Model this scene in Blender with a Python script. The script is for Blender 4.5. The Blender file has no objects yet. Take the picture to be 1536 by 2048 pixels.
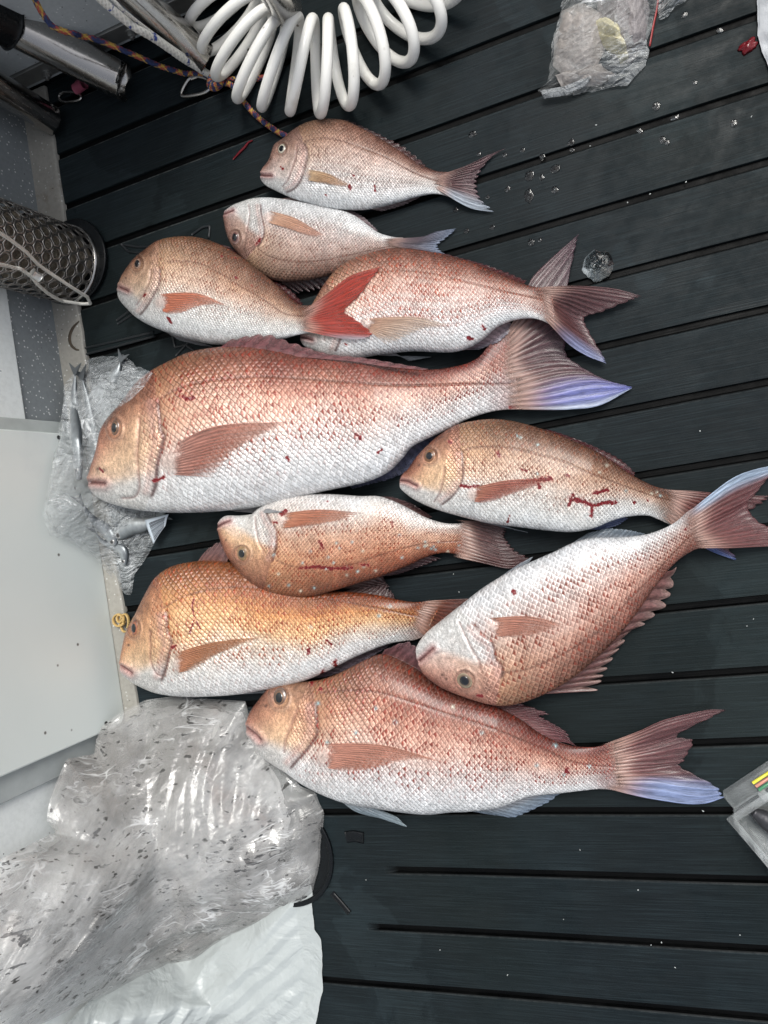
import bpy, math, random
import numpy as np
from mathutils import Vector
from mathutils.bvhtree import BVHTree
SC = bpy.context.scene

# ------------------------------------------------------------------ camera
F = 1540.0; H = 1.05            # focal length in photo pixels, eye height above the deck (m)
_n = np.array([-.396, .045, -1.]); _n /= np.linalg.norm(_n)
_v = np.array([-3818., 616., 1540.]); _v -= _n*(_v @ _n)
_X = -_v/np.linalg.norm(_v); _Y = np.cross(_n, _X)
A = np.stack([_X, _Y, _n])      # world <- camera (x right, y down, z forward)
CAM = np.array([0, 0, H])
cd = bpy.data.cameras.new('camera'); cam = bpy.data.objects.new('camera', cd)
SC.collection.objects.link(cam); SC.camera = cam
cd.sensor_fit = 'VERTICAL'; cd.sensor_height = 36; cd.sensor_width = 27; cd.lens = F/2048*36
cd.clip_start = .01; cd.clip_end = 100
from mathutils import Matrix
M = np.eye(4); M[:3, 0] = A[:, 0]; M[:3, 1] = -A[:, 1]; M[:3, 2] = -A[:, 2]; M[:3, 3] = CAM
cam.matrix_world = Matrix(M.tolist())

# ------------------------------------------------------------------ light
SUN_EL, SUN_AZ = 60.0, 58.0     # azimuth: degrees from +X towards +Y
w = bpy.data.worlds.new('World'); SC.world = w; w.use_nodes = True
nt = w.node_tree; bg = nt.nodes['Background']
sk = nt.nodes.new('ShaderNodeTexSky'); sk.sky_type = 'NISHITA'; sk.sun_disc = False
sk.sun_elevation = math.radians(SUN_EL); sk.sun_rotation = math.radians(90-SUN_AZ)
sk.air_density = 1.0; sk.dust_density = 3.5; sk.ozone_density = 1.2
hs = nt.nodes.new('ShaderNodeHueSaturation'); hs.inputs['Saturation'].default_value = .35
nt.links.new(sk.outputs[0], hs.inputs['Color']); nt.links.new(hs.outputs[0], bg.inputs[0])
bg.inputs[1].default_value = .12
sd = bpy.data.lights.new('sun', 'SUN'); sd.energy = 1.5; sd.angle = math.radians(22); sd.color = (1, .985, .93)
so = bpy.data.objects.new('sun', sd); SC.collection.objects.link(so)
_e, _a = math.radians(SUN_EL), math.radians(SUN_AZ)
so.rotation_euler = Vector((math.cos(_e)*math.cos(_a), math.cos(_e)*math.sin(_a), math.sin(_e))).to_track_quat('Z', 'Y').to_euler()
SC.view_settings.view_transform = 'Standard'; SC.view_settings.look = 'None'
SC.view_settings.exposure = EXPO = 0.70
SC.cycles.transparent_max_bounces = 24; SC.cycles.max_bounces = 8

# ------------------------------------------------------------------ helpers
def U(x, y, z=0.):                              # where the ray of photo pixel (x, y) meets height z
    x = np.asarray(x, float); y = np.asarray(y, float)
    d = np.stack([x-768, y-1024, np.full_like(x, F)], -1) @ A.T
    t = (z-H)/d[..., 2]
    return CAM + d*t[..., None]
def UX(x, y, X0):
    x = np.asarray(x, float); y = np.asarray(y, float)
    d = np.stack([x-768, y-1024, np.full_like(x, F)], -1) @ A.T
    return CAM + d*(X0/d[..., 0])[..., None]
def UY(x, y, Y0):
    d = np.array([x-768., y-1024., F]) @ A.T
    return CAM + d*(Y0/d[1])
def PX(P):
    q = (P-CAM) @ A
    return np.stack([768+F*q[..., 0]/q[..., 2], 1024+F*q[..., 1]/q[..., 2]], -1)
def s2l(c):
    c = np.asarray(c, float)/255.
    return np.where(c <= .04045, c/12.92, ((c+.055)/1.055)**2.4)
def _h(i, j, s):
    v = np.sin(i*127.1+j*311.7+s*74.7)*43758.5453
    return v-np.floor(v)
def vn(x, y, s=0):
    i = np.floor(x); j = np.floor(y); u = x-i; v = y-j
    u = u*u*(3-2*u); v = v*v*(3-2*v)
    return (_h(i, j, s)*(1-u)+_h(i+1, j, s)*u)*(1-v)+(_h(i, j+1, s)*(1-u)+_h(i+1, j+1, s)*u)*v
def fbm(x, y, s=0, o=4):
    a = .5; t = 0; n = 0
    for k in range(o):
        t = t+a*vn(x*2**k, y*2**k, s+k*7); n += a; a *= .5
    return t/n
def sst(a, b, x):
    t = np.clip((x-a)/(b-a), 0, 1); return t*t*(3-2*t)
def spl(pts, n, closed=False, idx=0):
    P = np.asarray(pts, float)
    if closed: P = np.vstack([P[-2:], P, P[:3]])
    else: P = np.vstack([2*P[0]-P[1], P, 2*P[-1]-P[-2]])
    out = []
    for i in range(1, len(P)-2):
        t = np.linspace(0, 1, 24, endpoint=False)[:, None]
        p0, p1, p2, p3 = P[i-1:i+3]
        out.append(.5*(2*p1+(p2-p0)*t+(2*p0-5*p1+4*p2-p3)*t*t+(3*p1-p0-3*p2+p3)*t**3))
    out = np.vstack(out+[P[-2][None]])
    if closed: out = out[24:-24]
    if idx:
        q = np.linspace(0, len(out)-1, idx); return np.stack([np.interp(q, np.arange(len(out)), out[:, k]) for k in (0, 1)], -1)
    return resamp(out, n)
def resamp(out, n, fr=None):
    out = np.asarray(out, float)
    L = np.r_[0, np.cumsum(np.linalg.norm(np.diff(out, axis=0), axis=1))]
    q = np.linspace(0, L[-1], n) if fr is None else np.asarray(fr)*L[-1]
    return np.stack([np.interp(q, L, out[:, k]) for k in range(out.shape[1])], -1)
def dist_poly(P, poly):                          # distance, side (+ on the left of travel) and arclength fraction
    poly = np.asarray(poly, float); best = np.full(len(P), 1e9); side = np.zeros(len(P)); fr = np.zeros(len(P))
    n = len(poly)-1
    for i in range(n):
        a, b = poly[i], poly[i+1]; d = b-a; L2 = d@d+1e-9
        t = np.clip(((P-a)@d)/L2, 0, 1); q = a+t[:, None]*d
        D = np.hypot(*(P-q).T); m = D < best
        best[m] = D[m]; side[m] = np.sign(d[0]*(P-a)[:, 1]-d[1]*(P-a)[:, 0])[m]; fr[m] = ((i+t)/n)[m]
    return best, side, fr
def inside(P, poly):
    c = np.zeros(len(P), bool); poly = np.asarray(poly, float)
    for i in range(len(poly)):
        a, b = poly[i-1], poly[i]
        m = ((a[1] > P[:, 1]) != (b[1] > P[:, 1])) & (P[:, 0] < (b[0]-a[0])*(P[:, 1]-a[1])/(b[1]-a[1]+1e-12)+a[0])
        c ^= m
    return c
def grid(nu, nv, cu=False, cv=False):
    i = np.arange(nu if cu else nu-1)[:, None]; j = np.arange(nv if cv else nv-1)[None]
    i1 = (i+1) % nu; j1 = (j+1) % nv
    return np.stack([i*nv+j, i1*nv+j, i1*nv+j1, i*nv+j1], -1).reshape(-1, 4)

def mk(name, V, Fc, mat, parent=None, cols=None, attrs=None, smooth=True, bev=0, org=None, solid=0):
    V = np.asarray(V, float).reshape(-1, 3)
    o0 = np.array(parent['_o']) if parent is not None else (np.zeros(3) if org is None else np.asarray(org, float))
    me = bpy.data.meshes.new(name)
    if isinstance(Fc, np.ndarray):
        m, k = Fc.shape
        me.vertices.add(len(V)); me.vertices.foreach_set('co', (V-o0).ravel())
        me.loops.add(m*k); me.loops.foreach_set('vertex_index', Fc.ravel().astype(np.int32))
        me.polygons.add(m); me.polygons.foreach_set('loop_start', np.arange(0, m*k, k, dtype=np.int32))
        me.update(calc_edges=True); me.validate()
    else:
        me.from_pydata((V-o0).tolist(), [], [list(map(int, f)) for f in Fc]); me.update()
    me.polygons.foreach_set('use_smooth', [smooth]*len(me.polygons))
    if cols is not None:
        a = me.attributes.new('Col', 'FLOAT_COLOR', 'POINT')
        a.data.foreach_set('color', np.c_[np.clip(cols[:, :3], 0, 1), cols[:, 3] if cols.shape[1] > 3 else np.ones(len(cols))].ravel())
    for k, v in (attrs or {}).items():
        a = me.attributes.new(k, 'FLOAT_VECTOR', 'POINT'); a.data.foreach_set('vector', np.ascontiguousarray(v, dtype=float).ravel())
    me.materials.append(mat)
    o = bpy.data.objects.new(name, me); SC.collection.objects.link(o)
    if parent is not None: o.parent = parent
    else: o.location = o0
    o['_o'] = tuple(o0)
    if solid:
        md = o.modifiers.new('s', 'SOLIDIFY'); md.thickness = solid; md.offset = 0
    if bev:
        md = o.modifiers.new('b', 'BEVEL'); md.width = bev; md.segments = 2; md.limit_method = 'ANGLE'
    return o
def root(name, loc, label, cat, group=None):
    o = bpy.data.objects.new(name, None); SC.collection.objects.link(o)
    o.location = loc; o['_o'] = tuple(map(float, loc)); return tag(o, label, cat, group)
def tag(o, label, cat, group=None):
    o['label'] = label; o['category'] = cat
    if group: o['group'] = group
    return o
def box(x0, x1, y0, y1, z0, z1):
    V = [(x, y, z) for x in (x0, x1) for y in (y0, y1) for z in (z0, z1)]
    return V, [(0, 1, 3, 2), (4, 6, 7, 5), (0, 4, 5, 1), (2, 3, 7, 6), (0, 2, 6, 4), (1, 5, 7, 3)]
def join(parts):
    V = []; Fc = []
    for v, f in parts:
        n = len(V); V += [tuple(p) for p in v]; Fc += [tuple(int(i)+n for i in q) for q in f]
    return V, Fc
def frames(C):
    T = np.gradient(C, axis=0); T /= np.linalg.norm(T, axis=1)[:, None]+1e-12
    N = np.zeros_like(C); a = np.array([0, 0, 1.]) if abs(T[0, 2]) < .9 else np.array([1., 0, 0])
    N[0] = a-T[0]*(a@T[0]); N[0] /= np.linalg.norm(N[0])
    for i in range(1, len(C)):
        v = N[i-1]-T[i]*(N[i-1]@T[i]); N[i] = v/(np.linalg.norm(v)+1e-12)
    return T, N, np.cross(T, N)
def tube(C, r, ns=12, cap=True):
    C = np.asarray(C, float); T, N, B = frames(C); a = np.linspace(0, 2*np.pi, ns, endpoint=False)
    r = np.broadcast_to(np.asarray(r, float), (len(C),))[:, None, None]
    V = C[:, None]+r*(np.cos(a)[None, :, None]*N[:, None]+np.sin(a)[None, :, None]*B[:, None])
    Fc = [tuple(f) for f in grid(len(C), ns, cv=True)]
    if cap:
        Fc += [tuple(range(ns))[::-1], tuple(range((len(C)-1)*ns, len(C)*ns))]
    return V.reshape(-1, 3), Fc
def sp3(P, n): return spl(P, n)

# ------------------------------------------------------------------ materials
def newmat(name):
    m = bpy.data.materials.new(name); m.use_nodes = True
    return m, m.node_tree, m.node_tree.nodes['Principled BSDF']
def N_(nt, t, **kw):
    n = nt.nodes.new('ShaderNode'+t)
    for k, v in kw.items(): setattr(n, k, v)
    return n
def L_(nt, a, b): nt.links.new(a, b)
def mth(nt, op, a, b=None, c=None, clamp=False):
    n = N_(nt, 'Math', operation=op, use_clamp=clamp)
    for i, x in enumerate((a, b, c)):
        if x is None: continue
        if isinstance(x, (int, float)): n.inputs[i].default_value = x
        else: L_(nt, x, n.inputs[i])
    return n.outputs[0]
def mixc(nt, f, a, b, mode='MIX'):
    n = N_(nt, 'Mix', data_type='RGBA', blend_type=mode)
    for k, x in ((0, f), (6, a), (7, b)):
        if isinstance(x, (int, float)): n.inputs[k].default_value = x
        elif isinstance(x, (tuple, list, np.ndarray)): n.inputs[k].default_value = (*[float(q) for q in x[:3]], 1)
        else: L_(nt, x, n.inputs[k])
    return n.outputs[2]
def mrange(nt, x, a, b, c=0., d=1.):
    n = N_(nt, 'MapRange', interpolation_type='SMOOTHSTEP'); L_(nt, x, n.inputs[0])
    for i, q in enumerate((a, b, c, d)): n.inputs[i+1].default_value = q
    return n.outputs[0]
def noise(nt, scale, vec=None, detail=4., rough=.55, dist=0.):
    n = N_(nt, 'TexNoise'); n.inputs['Scale'].default_value = scale; n.inputs['Detail'].default_value = detail
    n.inputs['Roughness'].default_value = rough; n.inputs['Distortion'].default_value = dist
    if vec is not None: L_(nt, vec, n.inputs['Vector'])
    return n.outputs['Fac']
def objco(nt, scale=(1, 1, 1), rot=(0, 0, 0)):
    t = N_(nt, 'TexCoord'); m = N_(nt, 'Mapping'); L_(nt, t.outputs['Object'], m.inputs[0])
    m.inputs['Scale'].default_value = scale; m.inputs['Rotation'].default_value = rot
    return m.outputs[0]
def bump(nt, bs, h, strength=1., dist=.001, prev=None):
    b = N_(nt, 'Bump'); b.inputs['Strength'].default_value = strength; b.inputs['Distance'].default_value = dist
    L_(nt, h, b.inputs['Height'])
    if prev is not None: L_(nt, prev, b.inputs['Normal'])
    L_(nt, b.outputs[0], bs.inputs['Normal']); return b.outputs[0]
def simple(name, col, rough=.5, metal=0., nscale=30, nvar=.25, bstr=.3, bdist=.0004, coat=0., spec=.5):
    m, nt, bs = newmat(name); co = objco(nt)
    n = noise(nt, nscale, co); c = np.asarray(col, float)
    L_(nt, mixc(nt, n, c*(1-nvar), np.clip(c*(1+nvar), 0, .95)), bs.inputs['Base Color'])
    L_(nt, mrange(nt, noise(nt, nscale*2.3, co), .3, .7, rough*.8, min(1, rough*1.2)), bs.inputs['Roughness'])
    bs.inputs['Metallic'].default_value = metal; bs.inputs['Coat Weight'].default_value = coat
    bs.inputs['Specular IOR Level'].default_value = spec
    if bstr: bump(nt, bs, noise(nt, nscale*5, co), bstr, bdist)
    return m

def fish_mat():
    m, nt, bs = newmat('fish_skin')
    ac = N_(nt, 'Attribute', attribute_name='Col'); asx = N_(nt, 'Attribute', attribute_name='scl'); am = N_(nt, 'Attribute', attribute_name='msk')
    s = N_(nt, 'SeparateXYZ'); L_(nt, asx.outputs['Vector'], s.inputs[0]); amp = s.outputs[2]
    k = N_(nt, 'SeparateXYZ'); L_(nt, am.outputs['Vector'], k.inputs[0]); red, blood, shine = k.outputs
    nz = N_(nt, 'TexNoise'); nz.inputs['Scale'].default_value = .35; nz.inputs['Detail'].default_value = 2; L_(nt, asx.outputs['Vector'], nz.inputs['Vector'])
    sep = N_(nt, 'SeparateXYZ'); L_(nt, nz.outputs['Color'], sep.inputs[0])
    x = mth(nt, 'ADD', s.outputs[0], mth(nt, 'MULTIPLY', mth(nt, 'SUBTRACT', sep.outputs[0], .5), .8))
    y = mth(nt, 'ADD', s.outputs[1], mth(nt, 'MULTIPLY', mth(nt, 'SUBTRACT', sep.outputs[1], .5), .5))
    y = mth(nt, 'MULTIPLY', y, .86)
    q1 = mth(nt, 'ADD', x, y); q2 = mth(nt, 'SUBTRACT', x, y)
    cb = N_(nt, 'CombineXYZ'); L_(nt, q1, cb.inputs[0]); L_(nt, q2, cb.inputs[1])
    vo = N_(nt, 'TexVoronoi', voronoi_dimensions='2D'); vo.inputs['Scale'].default_value = 1; vo.inputs['Randomness'].default_value = .16
    L_(nt, cb.outputs[0], vo.inputs['Vector'])
    df = N_(nt, 'VectorMath', operation='SUBTRACT'); L_(nt, cb.outputs[0], df.inputs[0]); L_(nt, vo.outputs['Position'], df.inputs[1])
    ds_ = N_(nt, 'SeparateXYZ'); L_(nt, df.outputs[0], ds_.inputs[0])
    ds = mth(nt, 'MULTIPLY', mth(nt, 'ADD', ds_.outputs[0], ds_.outputs[1]), .5)
    # rounded rear edge of every scale: e runs 0 (root) to .5 (rim)
    e = mth(nt, 'SMOOTH_MAX', ds_.outputs[0], ds_.outputs[1], .35)
    r2 = mth(nt, 'POWER', vo.outputs['Distance'], 2.)
    rise = mrange(nt, e, -.35, .36); drop = mrange(nt, e, .36, .50)
    hgt = mth(nt, 'SUBTRACT', mth(nt, 'SUBTRACT', mth(nt, 'MULTIPLY', rise, .75), mth(nt, 'MULTIPLY', drop, .55)), mth(nt, 'MULTIPLY', r2, .5))
    cc = N_(nt, 'SeparateColor'); L_(nt, vo.outputs['Color'], cc.inputs[0])
    slime = mrange(nt, noise(nt, .16, asx.outputs['Vector'], 3, .6), .32, .56, .5, 1.)
    on = mth(nt, 'MULTIPLY', mrange(nt, amp, 0, .4), slime)
    # pigment of scale root and dark seam, plus a painted highlight band before the rim; some scales redder than others
    root_ = mrange(nt, ds, .12, -.38); lone = mrange(nt, cc.outputs[0], .3, .9)
    f = mth(nt, 'MULTIPLY', mth(nt, 'MULTIPLY', mth(nt, 'ADD', root_, .12), mth(nt, 'ADD', mth(nt, 'MULTIPLY', lone, .95), .45)), red, clamp=True)
    f = mth(nt, 'MULTIPLY', f, on)
    ps = N_(nt, 'SeparateXYZ'); L_(nt, vo.outputs['Position'], ps.inputs[0])
    rw = N_(nt, 'CombineXYZ'); L_(nt, mth(nt, 'MULTIPLY', mth(nt, 'ADD', ps.outputs[0], ps.outputs[1]), .035), rw.inputs[0]); L_(nt, mth(nt, 'MULTIPLY', mth(nt, 'SUBTRACT', ps.outputs[0], ps.outputs[1]), .9), rw.inputs[1])
    f = mth(nt, 'MULTIPLY', f, mrange(nt, noise(nt, 1., rw.outputs[0], 2), .38, .62, .3, 1.35), clamp=True)
    ar = N_(nt, 'Attribute', attribute_name='tint')
    base = mixc(nt, mth(nt, 'MULTIPLY', f, .95, clamp=True), ac.outputs['Color'], ar.outputs['Vector'])
    silver = mth(nt, 'MULTIPLY', mth(nt, 'MULTIPLY', mrange(nt, e, .0, .24), mth(nt, 'SUBTRACT', 1., drop)), mth(nt, 'MULTIPLY', on, mth(nt, 'MULTIPLY', mth(nt, 'ADD', mth(nt, 'MULTIPLY', cc.outputs[2], .8), .2), mth(nt, 'ADD', mth(nt, 'MULTIPLY', shine, .8), .3))))  # bright crescent highlight of each scale, painted into the base colour
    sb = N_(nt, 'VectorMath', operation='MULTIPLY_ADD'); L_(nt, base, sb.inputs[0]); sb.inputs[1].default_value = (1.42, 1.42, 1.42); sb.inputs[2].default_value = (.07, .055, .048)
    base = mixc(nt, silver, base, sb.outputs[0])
    seam = mth(nt, 'MULTIPLY', drop, mth(nt, 'MULTIPLY', on, mth(nt, 'ADD', mth(nt, 'MULTIPLY', red, .36), .05)), clamp=True)
    base = mixc(nt, seam, base, mixc(nt, .5, ar.outputs['Vector'], (.05, .03, .025)))
    var = mth(nt, 'ADD', mth(nt, 'MULTIPLY', cc.outputs[1], .34), .80)
    var = mth(nt, 'ADD', 1., mth(nt, 'MULTIPLY', mth(nt, 'SUBTRACT', var, 1.), on))
    # flecked skin of the head
    hv = N_(nt, 'VectorMath', operation='MULTIPLY'); L_(nt, asx.outputs['Vector'], hv.inputs[0]); hv.inputs[1].default_value = (1., .75, 1.)
    fl = noise(nt, 1.5, hv.outputs[0], 6, .75, .6)
    hd = mth(nt, 'SUBTRACT', 1., mth(nt, 'MULTIPLY', on, .8))
    var = mth(nt, 'MULTIPLY', var, mth(nt, 'ADD', 1., mth(nt, 'MULTIPLY', hd, mrange(nt, fl, .34, .68, -.28, .38))))
    vcol = N_(nt, 'VectorMath', operation='SCALE'); L_(nt, base, vcol.inputs[0]); L_(nt, var, vcol.inputs['Scale'])
    fine = noise(nt, 3.1, asx.outputs['Vector'], 5, .7)
    b2 = mixc(nt, mrange(nt, fine, .55, .75, 0, .25), vcol.outputs[0], ar.outputs['Vector'])
    fb = mth(nt, 'MULTIPLY', mrange(nt, mth(nt, 'ADD', blood, mth(nt, 'MULTIPLY', mth(nt, 'SUBTRACT', noise(nt, 1.0, asx.outputs['Vector'], 6, .75), .5), 2.0)), .40, .56), mrange(nt, blood, 0., .12))
    b2 = mixc(nt, mrange(nt, mth(nt, 'ADD', blood, mth(nt, 'MULTIPLY', mth(nt, 'SUBTRACT', fine, .5), .4)), .05, .6, 0, .5), b2, (.55, .12, .10))
    L_(nt, mixc(nt, mth(nt, 'MULTIPLY', fb, .98), b2, (.16, .004, .008)), bs.inputs['Base Color'])
    L_(nt, mth(nt, 'SUBTRACT', mrange(nt, fine, .3, .75, .22, .38), mth(nt, 'MULTIPLY', fb, .16)), bs.inputs['Roughness'])
    L_(nt, mth(nt, 'MULTIPLY', mth(nt, 'SUBTRACT', 1., fb), mth(nt, 'MULTIPLY', shine, .22)), bs.inputs['Metallic'])
    bs.inputs['Coat Weight'].default_value = .25; bs.inputs['Coat Roughness'].default_value = .2
    bs.inputs['Subsurface Weight'].default_value = .0
    wr = noise(nt, 1.3, asx.outputs['Vector'], 6, .62)
    pit = N_(nt, 'Attribute', attribute_name='tint')
    hh = mth(nt, 'ADD', mth(nt, 'MULTIPLY', mth(nt, 'MULTIPLY', hgt, amp), mth(nt, 'ADD', mth(nt, 'MULTIPLY', slime, .6), .4)), mth(nt, 'MULTIPLY', wr, .3)); hh = mth(nt, 'ADD', hh, mth(nt, 'MULTIPLY', mth(nt, 'MULTIPLY', fl, hd), .5))
    hh = mth(nt, 'ADD', hh, mth(nt, 'MULTIPLY', fb, .15))
    bump(nt, bs, hh, 1., .0027)
    return m
def fin_mat():
    m, nt, bs = newmat('fin_membrane')
    ac = N_(nt, 'Attribute', attribute_name='Col'); fr = N_(nt, 'Attribute', attribute_name='ray')
    s = N_(nt, 'SeparateXYZ'); L_(nt, fr.outputs['Vector'], s.inputs[0])
    cb = N_(nt, 'CombineXYZ'); L_(nt, mth(nt, 'MULTIPLY', s.outputs[0], 6.), cb.inputs[0]); L_(nt, mth(nt, 'MULTIPLY', s.outputs[1], .8), cb.inputs[1]); L_(nt, s.outputs[2], cb.inputs[2])
    n1 = noise(nt, 1.6, cb.outputs[0], 5, .7)
    # streaks that follow the rays
    sc = N_(nt, 'VectorMath', operation='SCALE'); L_(nt, ac.outputs['Color'], sc.inputs[0]); L_(nt, mrange(nt, n1, .28, .72, .5, 1.45), sc.inputs['Scale'])
    L_(nt, sc.outputs[0], bs.inputs['Base Color']); bs.inputs['Roughness'].default_value = .34
    bs.inputs['Coat Weight'].default_value = .3; bs.inputs['Coat Roughness'].default_value = .2
    L_(nt, ac.outputs['Alpha'], bs.inputs['Alpha'])
    bump(nt, bs, n1, .7, .0012)
    return m
def film_mat(name, col=(.75, .78, .8), base=.1, edge=.75, fold=.5, rough=.12, scale=28, dirt=0., bs_=.6, milk=0.):
    """clear plastic film: mostly see-through, milky on folds and at grazing angles"""
    m, nt, bs = newmat(name); co = objco(nt)
    wv = N_(nt, 'TexNoise'); wv.inputs['Scale'].default_value = scale*.25; wv.inputs['Detail'].default_value = 2; L_(nt, co, wv.inputs['Vector'])
    ad = N_(nt, 'VectorMath', operation='MULTIPLY_ADD'); L_(nt, wv.outputs['Color'], ad.inputs[0]); ad.inputs[1].default_value = (.08,)*3; L_(nt, co, ad.inputs[2])
    def wrinkle(sc_, rot, seed):
        mp = N_(nt, 'Mapping'); L_(nt, ad.outputs[0], mp.inputs[0]); mp.inputs['Rotation'].default_value = (0, .3, rot); mp.inputs['Scale'].default_value = (1, 3.2, 1); mp.inputs['Location'].default_value = (seed, 0, 0)
        n_ = noise(nt, sc_, mp.outputs[0], 3, .5, .5)
        return n_, mrange(nt, mth(nt, 'ABSOLUTE', mth(nt, 'SUBTRACT', n_, .5)), .016, .002)
    n1_, w1_ = wrinkle(scale*.30, .5, 1.3); n2_, w2_ = wrinkle(scale*.42, -1.0, 4.1); n3_, w3_ = wrinkle(scale*.8, 1.7, 7.7)
    crease = mth(nt, 'MAXIMUM', mth(nt, 'MAXIMUM', w1_, w2_), mth(nt, 'MULTIPLY', w3_, .6))
    crease = mth(nt, 'MULTIPLY', crease, mrange(nt, noise(nt, scale*.6, co), .45, .7))
    lw = N_(nt, 'LayerWeight'); lw.inputs['Blend'].default_value = .35
    al = mth(nt, 'ADD', base, mth(nt, 'MULTIPLY', lw.outputs['Facing'], edge))
    al = mth(nt, 'ADD', al, mth(nt, 'MULTIPLY', crease, fold), clamp=True)
    if milk: al = mth(nt, 'ADD', al, mth(nt, 'MULTIPLY', mrange(nt, noise(nt, scale*.35, co, 5), .42, .65), milk), clamp=True)
    c0 = mixc(nt, noise(nt, scale*.5, co), np.array(col)*.72, col)
    if dirt:
        nd = noise(nt, 11, co, 3); st = N_(nt, 'Mapping'); L_(nt, ad.outputs[0], st.inputs[0]); st.inputs['Scale'].default_value = (1, 2.2, 1); st.inputs['Rotation'].default_value = (0, 0, .6)
        sp = mrange(nt, mth(nt, 'ADD', noise(nt, 62, st.outputs[0], 2, .6), mth(nt, 'MULTIPLY', nd, .22)), .755, .785)
        sp = mth(nt, 'MAXIMUM', sp, mrange(nt, mth(nt, 'ADD', noise(nt, 24, st.outputs[0], 3, .6), mth(nt, 'MULTIPLY', nd, .2)), .765, .79))
        vb = N_(nt, 'TexVoronoi', feature='F1'); vb.inputs['Scale'].default_value = 24; L_(nt, st.outputs[0], vb.inputs['Vector'])
        cs2 = N_(nt, 'SeparateColor'); L_(nt, vb.outputs['Color'], cs2.inputs[0])
        ring = mth(nt, 'MULTIPLY', mrange(nt, mth(nt, 'ABSOLUTE', mth(nt, 'SUBTRACT', vb.outputs['Distance'], .33)), .045, .0), mrange(nt, cs2.outputs[0], .86, .9))
        sp = mth(nt, 'MULTIPLY', mth(nt, 'MAXIMUM', sp, mth(nt, 'MULTIPLY', ring, .8)), dirt)
        smear = mth(nt, 'MULTIPLY', mrange(nt, noise(nt, 4.5, co, 6, .62), .45, .62), .75*dirt)
        c0 = mixc(nt, mth(nt, 'MULTIPLY', mrange(nt, noise(nt, 5.2, objco(nt, (1, 1, 1.7), (.4, .2, 1)), 6, .6), .58, .72), .45), c0, (.42, .27, .22))
        c0 = mixc(nt, mth(nt, 'MULTIPLY', mrange(nt, noise(nt, 3.1, objco(nt, (1, 1.3, 1), (0, 0, 2)), 5, .6), .5, .66), .8), c0, (.80, .82, .82))
        c0 = mixc(nt, smear, c0, (.16, .15, .14)); c0 = mixc(nt, sp, c0, (.015, .013, .012))
        al = mth(nt, 'MAXIMUM', al, sp)
    L_(nt, mixc(nt, mth(nt, 'MULTIPLY', crease, .6), c0, (.85, .87, .88)), bs.inputs['Base Color'])
    L_(nt, al, bs.inputs['Alpha']); bs.inputs['Roughness'].default_value = rough
    bs.inputs['Specular IOR Level'].default_value = .8; bs.inputs['Coat Weight'].default_value = .5 if dirt else 0.; bs.inputs['Coat Roughness'].default_value = .06
    ab_ = lambda q: mth(nt, 'ABSOLUTE', mth(nt, 'SUBTRACT', q, .5))
    b1 = bump(nt, bs, mth(nt, 'ADD', ab_(n1_), ab_(n2_)), bs_, .05)
    b1 = bump(nt, bs, ab_(n3_), bs_, .02, b1)
    bump(nt, bs, noise(nt, scale*1.7, co, 5), bs_, .005, b1)
    return m
# ------------------------------------------------------------------ deck
XE, XW, XD, YB = -.915, -.968, -.943, .835      # deck edge, side wall, locker door face, corner wall (m)
def deck_mat():
    m, nt, bs = newmat('deck_rubber'); co = objco(nt)
    big = noise(nt, 3.2, co, 6, .62); fine = noise(nt, 60, co, 5, .6)
    st = N_(nt, 'Mapping'); L_(nt, co, st.inputs[0]); st.inputs['Scale'].default_value = (1.2, 60, 1)
    ln = noise(nt, 9, st.outputs[0], 4, .6)
    st2 = N_(nt, 'Mapping'); L_(nt, co, st2.inputs[0]); st2.inputs['Scale'].default_value = (.8, 1, 1)
    pat = noise(nt, 5.5, st2.outputs[0], 9, .72, .5)
    at = N_(nt, 'Attribute', attribute_name='Col')
    c = mixc(nt, big, (.0064, .0090, .0104), (.0110, .0152, .0176))
    c = mixc(nt, mrange(nt, pat, .42, .75, 0, .45), c, (.0150, .0235, .0285))
    c = mixc(nt, mrange(nt, mth(nt, 'ADD', noise(nt, 4.3, co, 8, .75), mth(nt, 'MULTIPLY', fine, .16)), .70, .85, 0, .3), c, (.035, .042, .042))
    c = mixc(nt, mrange(nt, ln, .45, .75, 0, .6), c, (.020, .030, .034))
    c = mixc(nt, mrange(nt, ln, .5, .3, 0, .45), c, (.004, .0065, .0075))
    c = mixc(nt, mrange(nt, noise(nt, 1.7, co, 3), .4, .62, 0, .35), c, (.0105, .0145, .0125))
    dry = mrange(nt, noise(nt, 2.6, co, 9, .6, .4), .53, .55)
    dk2 = N_(nt, 'VectorMath', operation='SCALE'); L_(nt, c, dk2.inputs[0]); L_(nt, mth(nt, 'ADD', 1., mth(nt, 'MULTIPLY', dry, .38)), dk2.inputs['Scale']); c = dk2.outputs[0]
    wr = N_(nt, 'SeparateColor'); L_(nt, at.outputs['Color'], wr.inputs[0])
    c = mixc(nt, mth(nt, 'MULTIPLY', wr.outputs[0], mrange(nt, noise(nt, 90, co, 6, .7), .35, .65, .1, 1.4)), c, (.16, .17, .165))
    c = mixc(nt, wr.outputs[1], c, (.0012, .0014, .0015))
    L_(nt, c, bs.inputs['Base Color'])
    wet = mrange(nt, noise(nt, 4.5, st2.outputs[0], 6, .6, 1.), .48, .56)
    L_(nt, mth(nt, 'SUBTRACT', mrange(nt, fine, .3, .7, .46, .62), mth(nt, 'MULTIPLY', wet, .2)), bs.inputs['Roughness'])
    bs.inputs['Specular IOR Level'].default_value = .085
    h = mth(nt, 'ADD', mth(nt, 'MULTIPLY', ln, 1.), mth(nt, 'MULTIPLY', fine, .35))
    bump(nt, bs, h, .35, .0009)
    return m
DECK = deck_mat()
gy = [.0125+.0873*k for k in range(-13, 17)]
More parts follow.
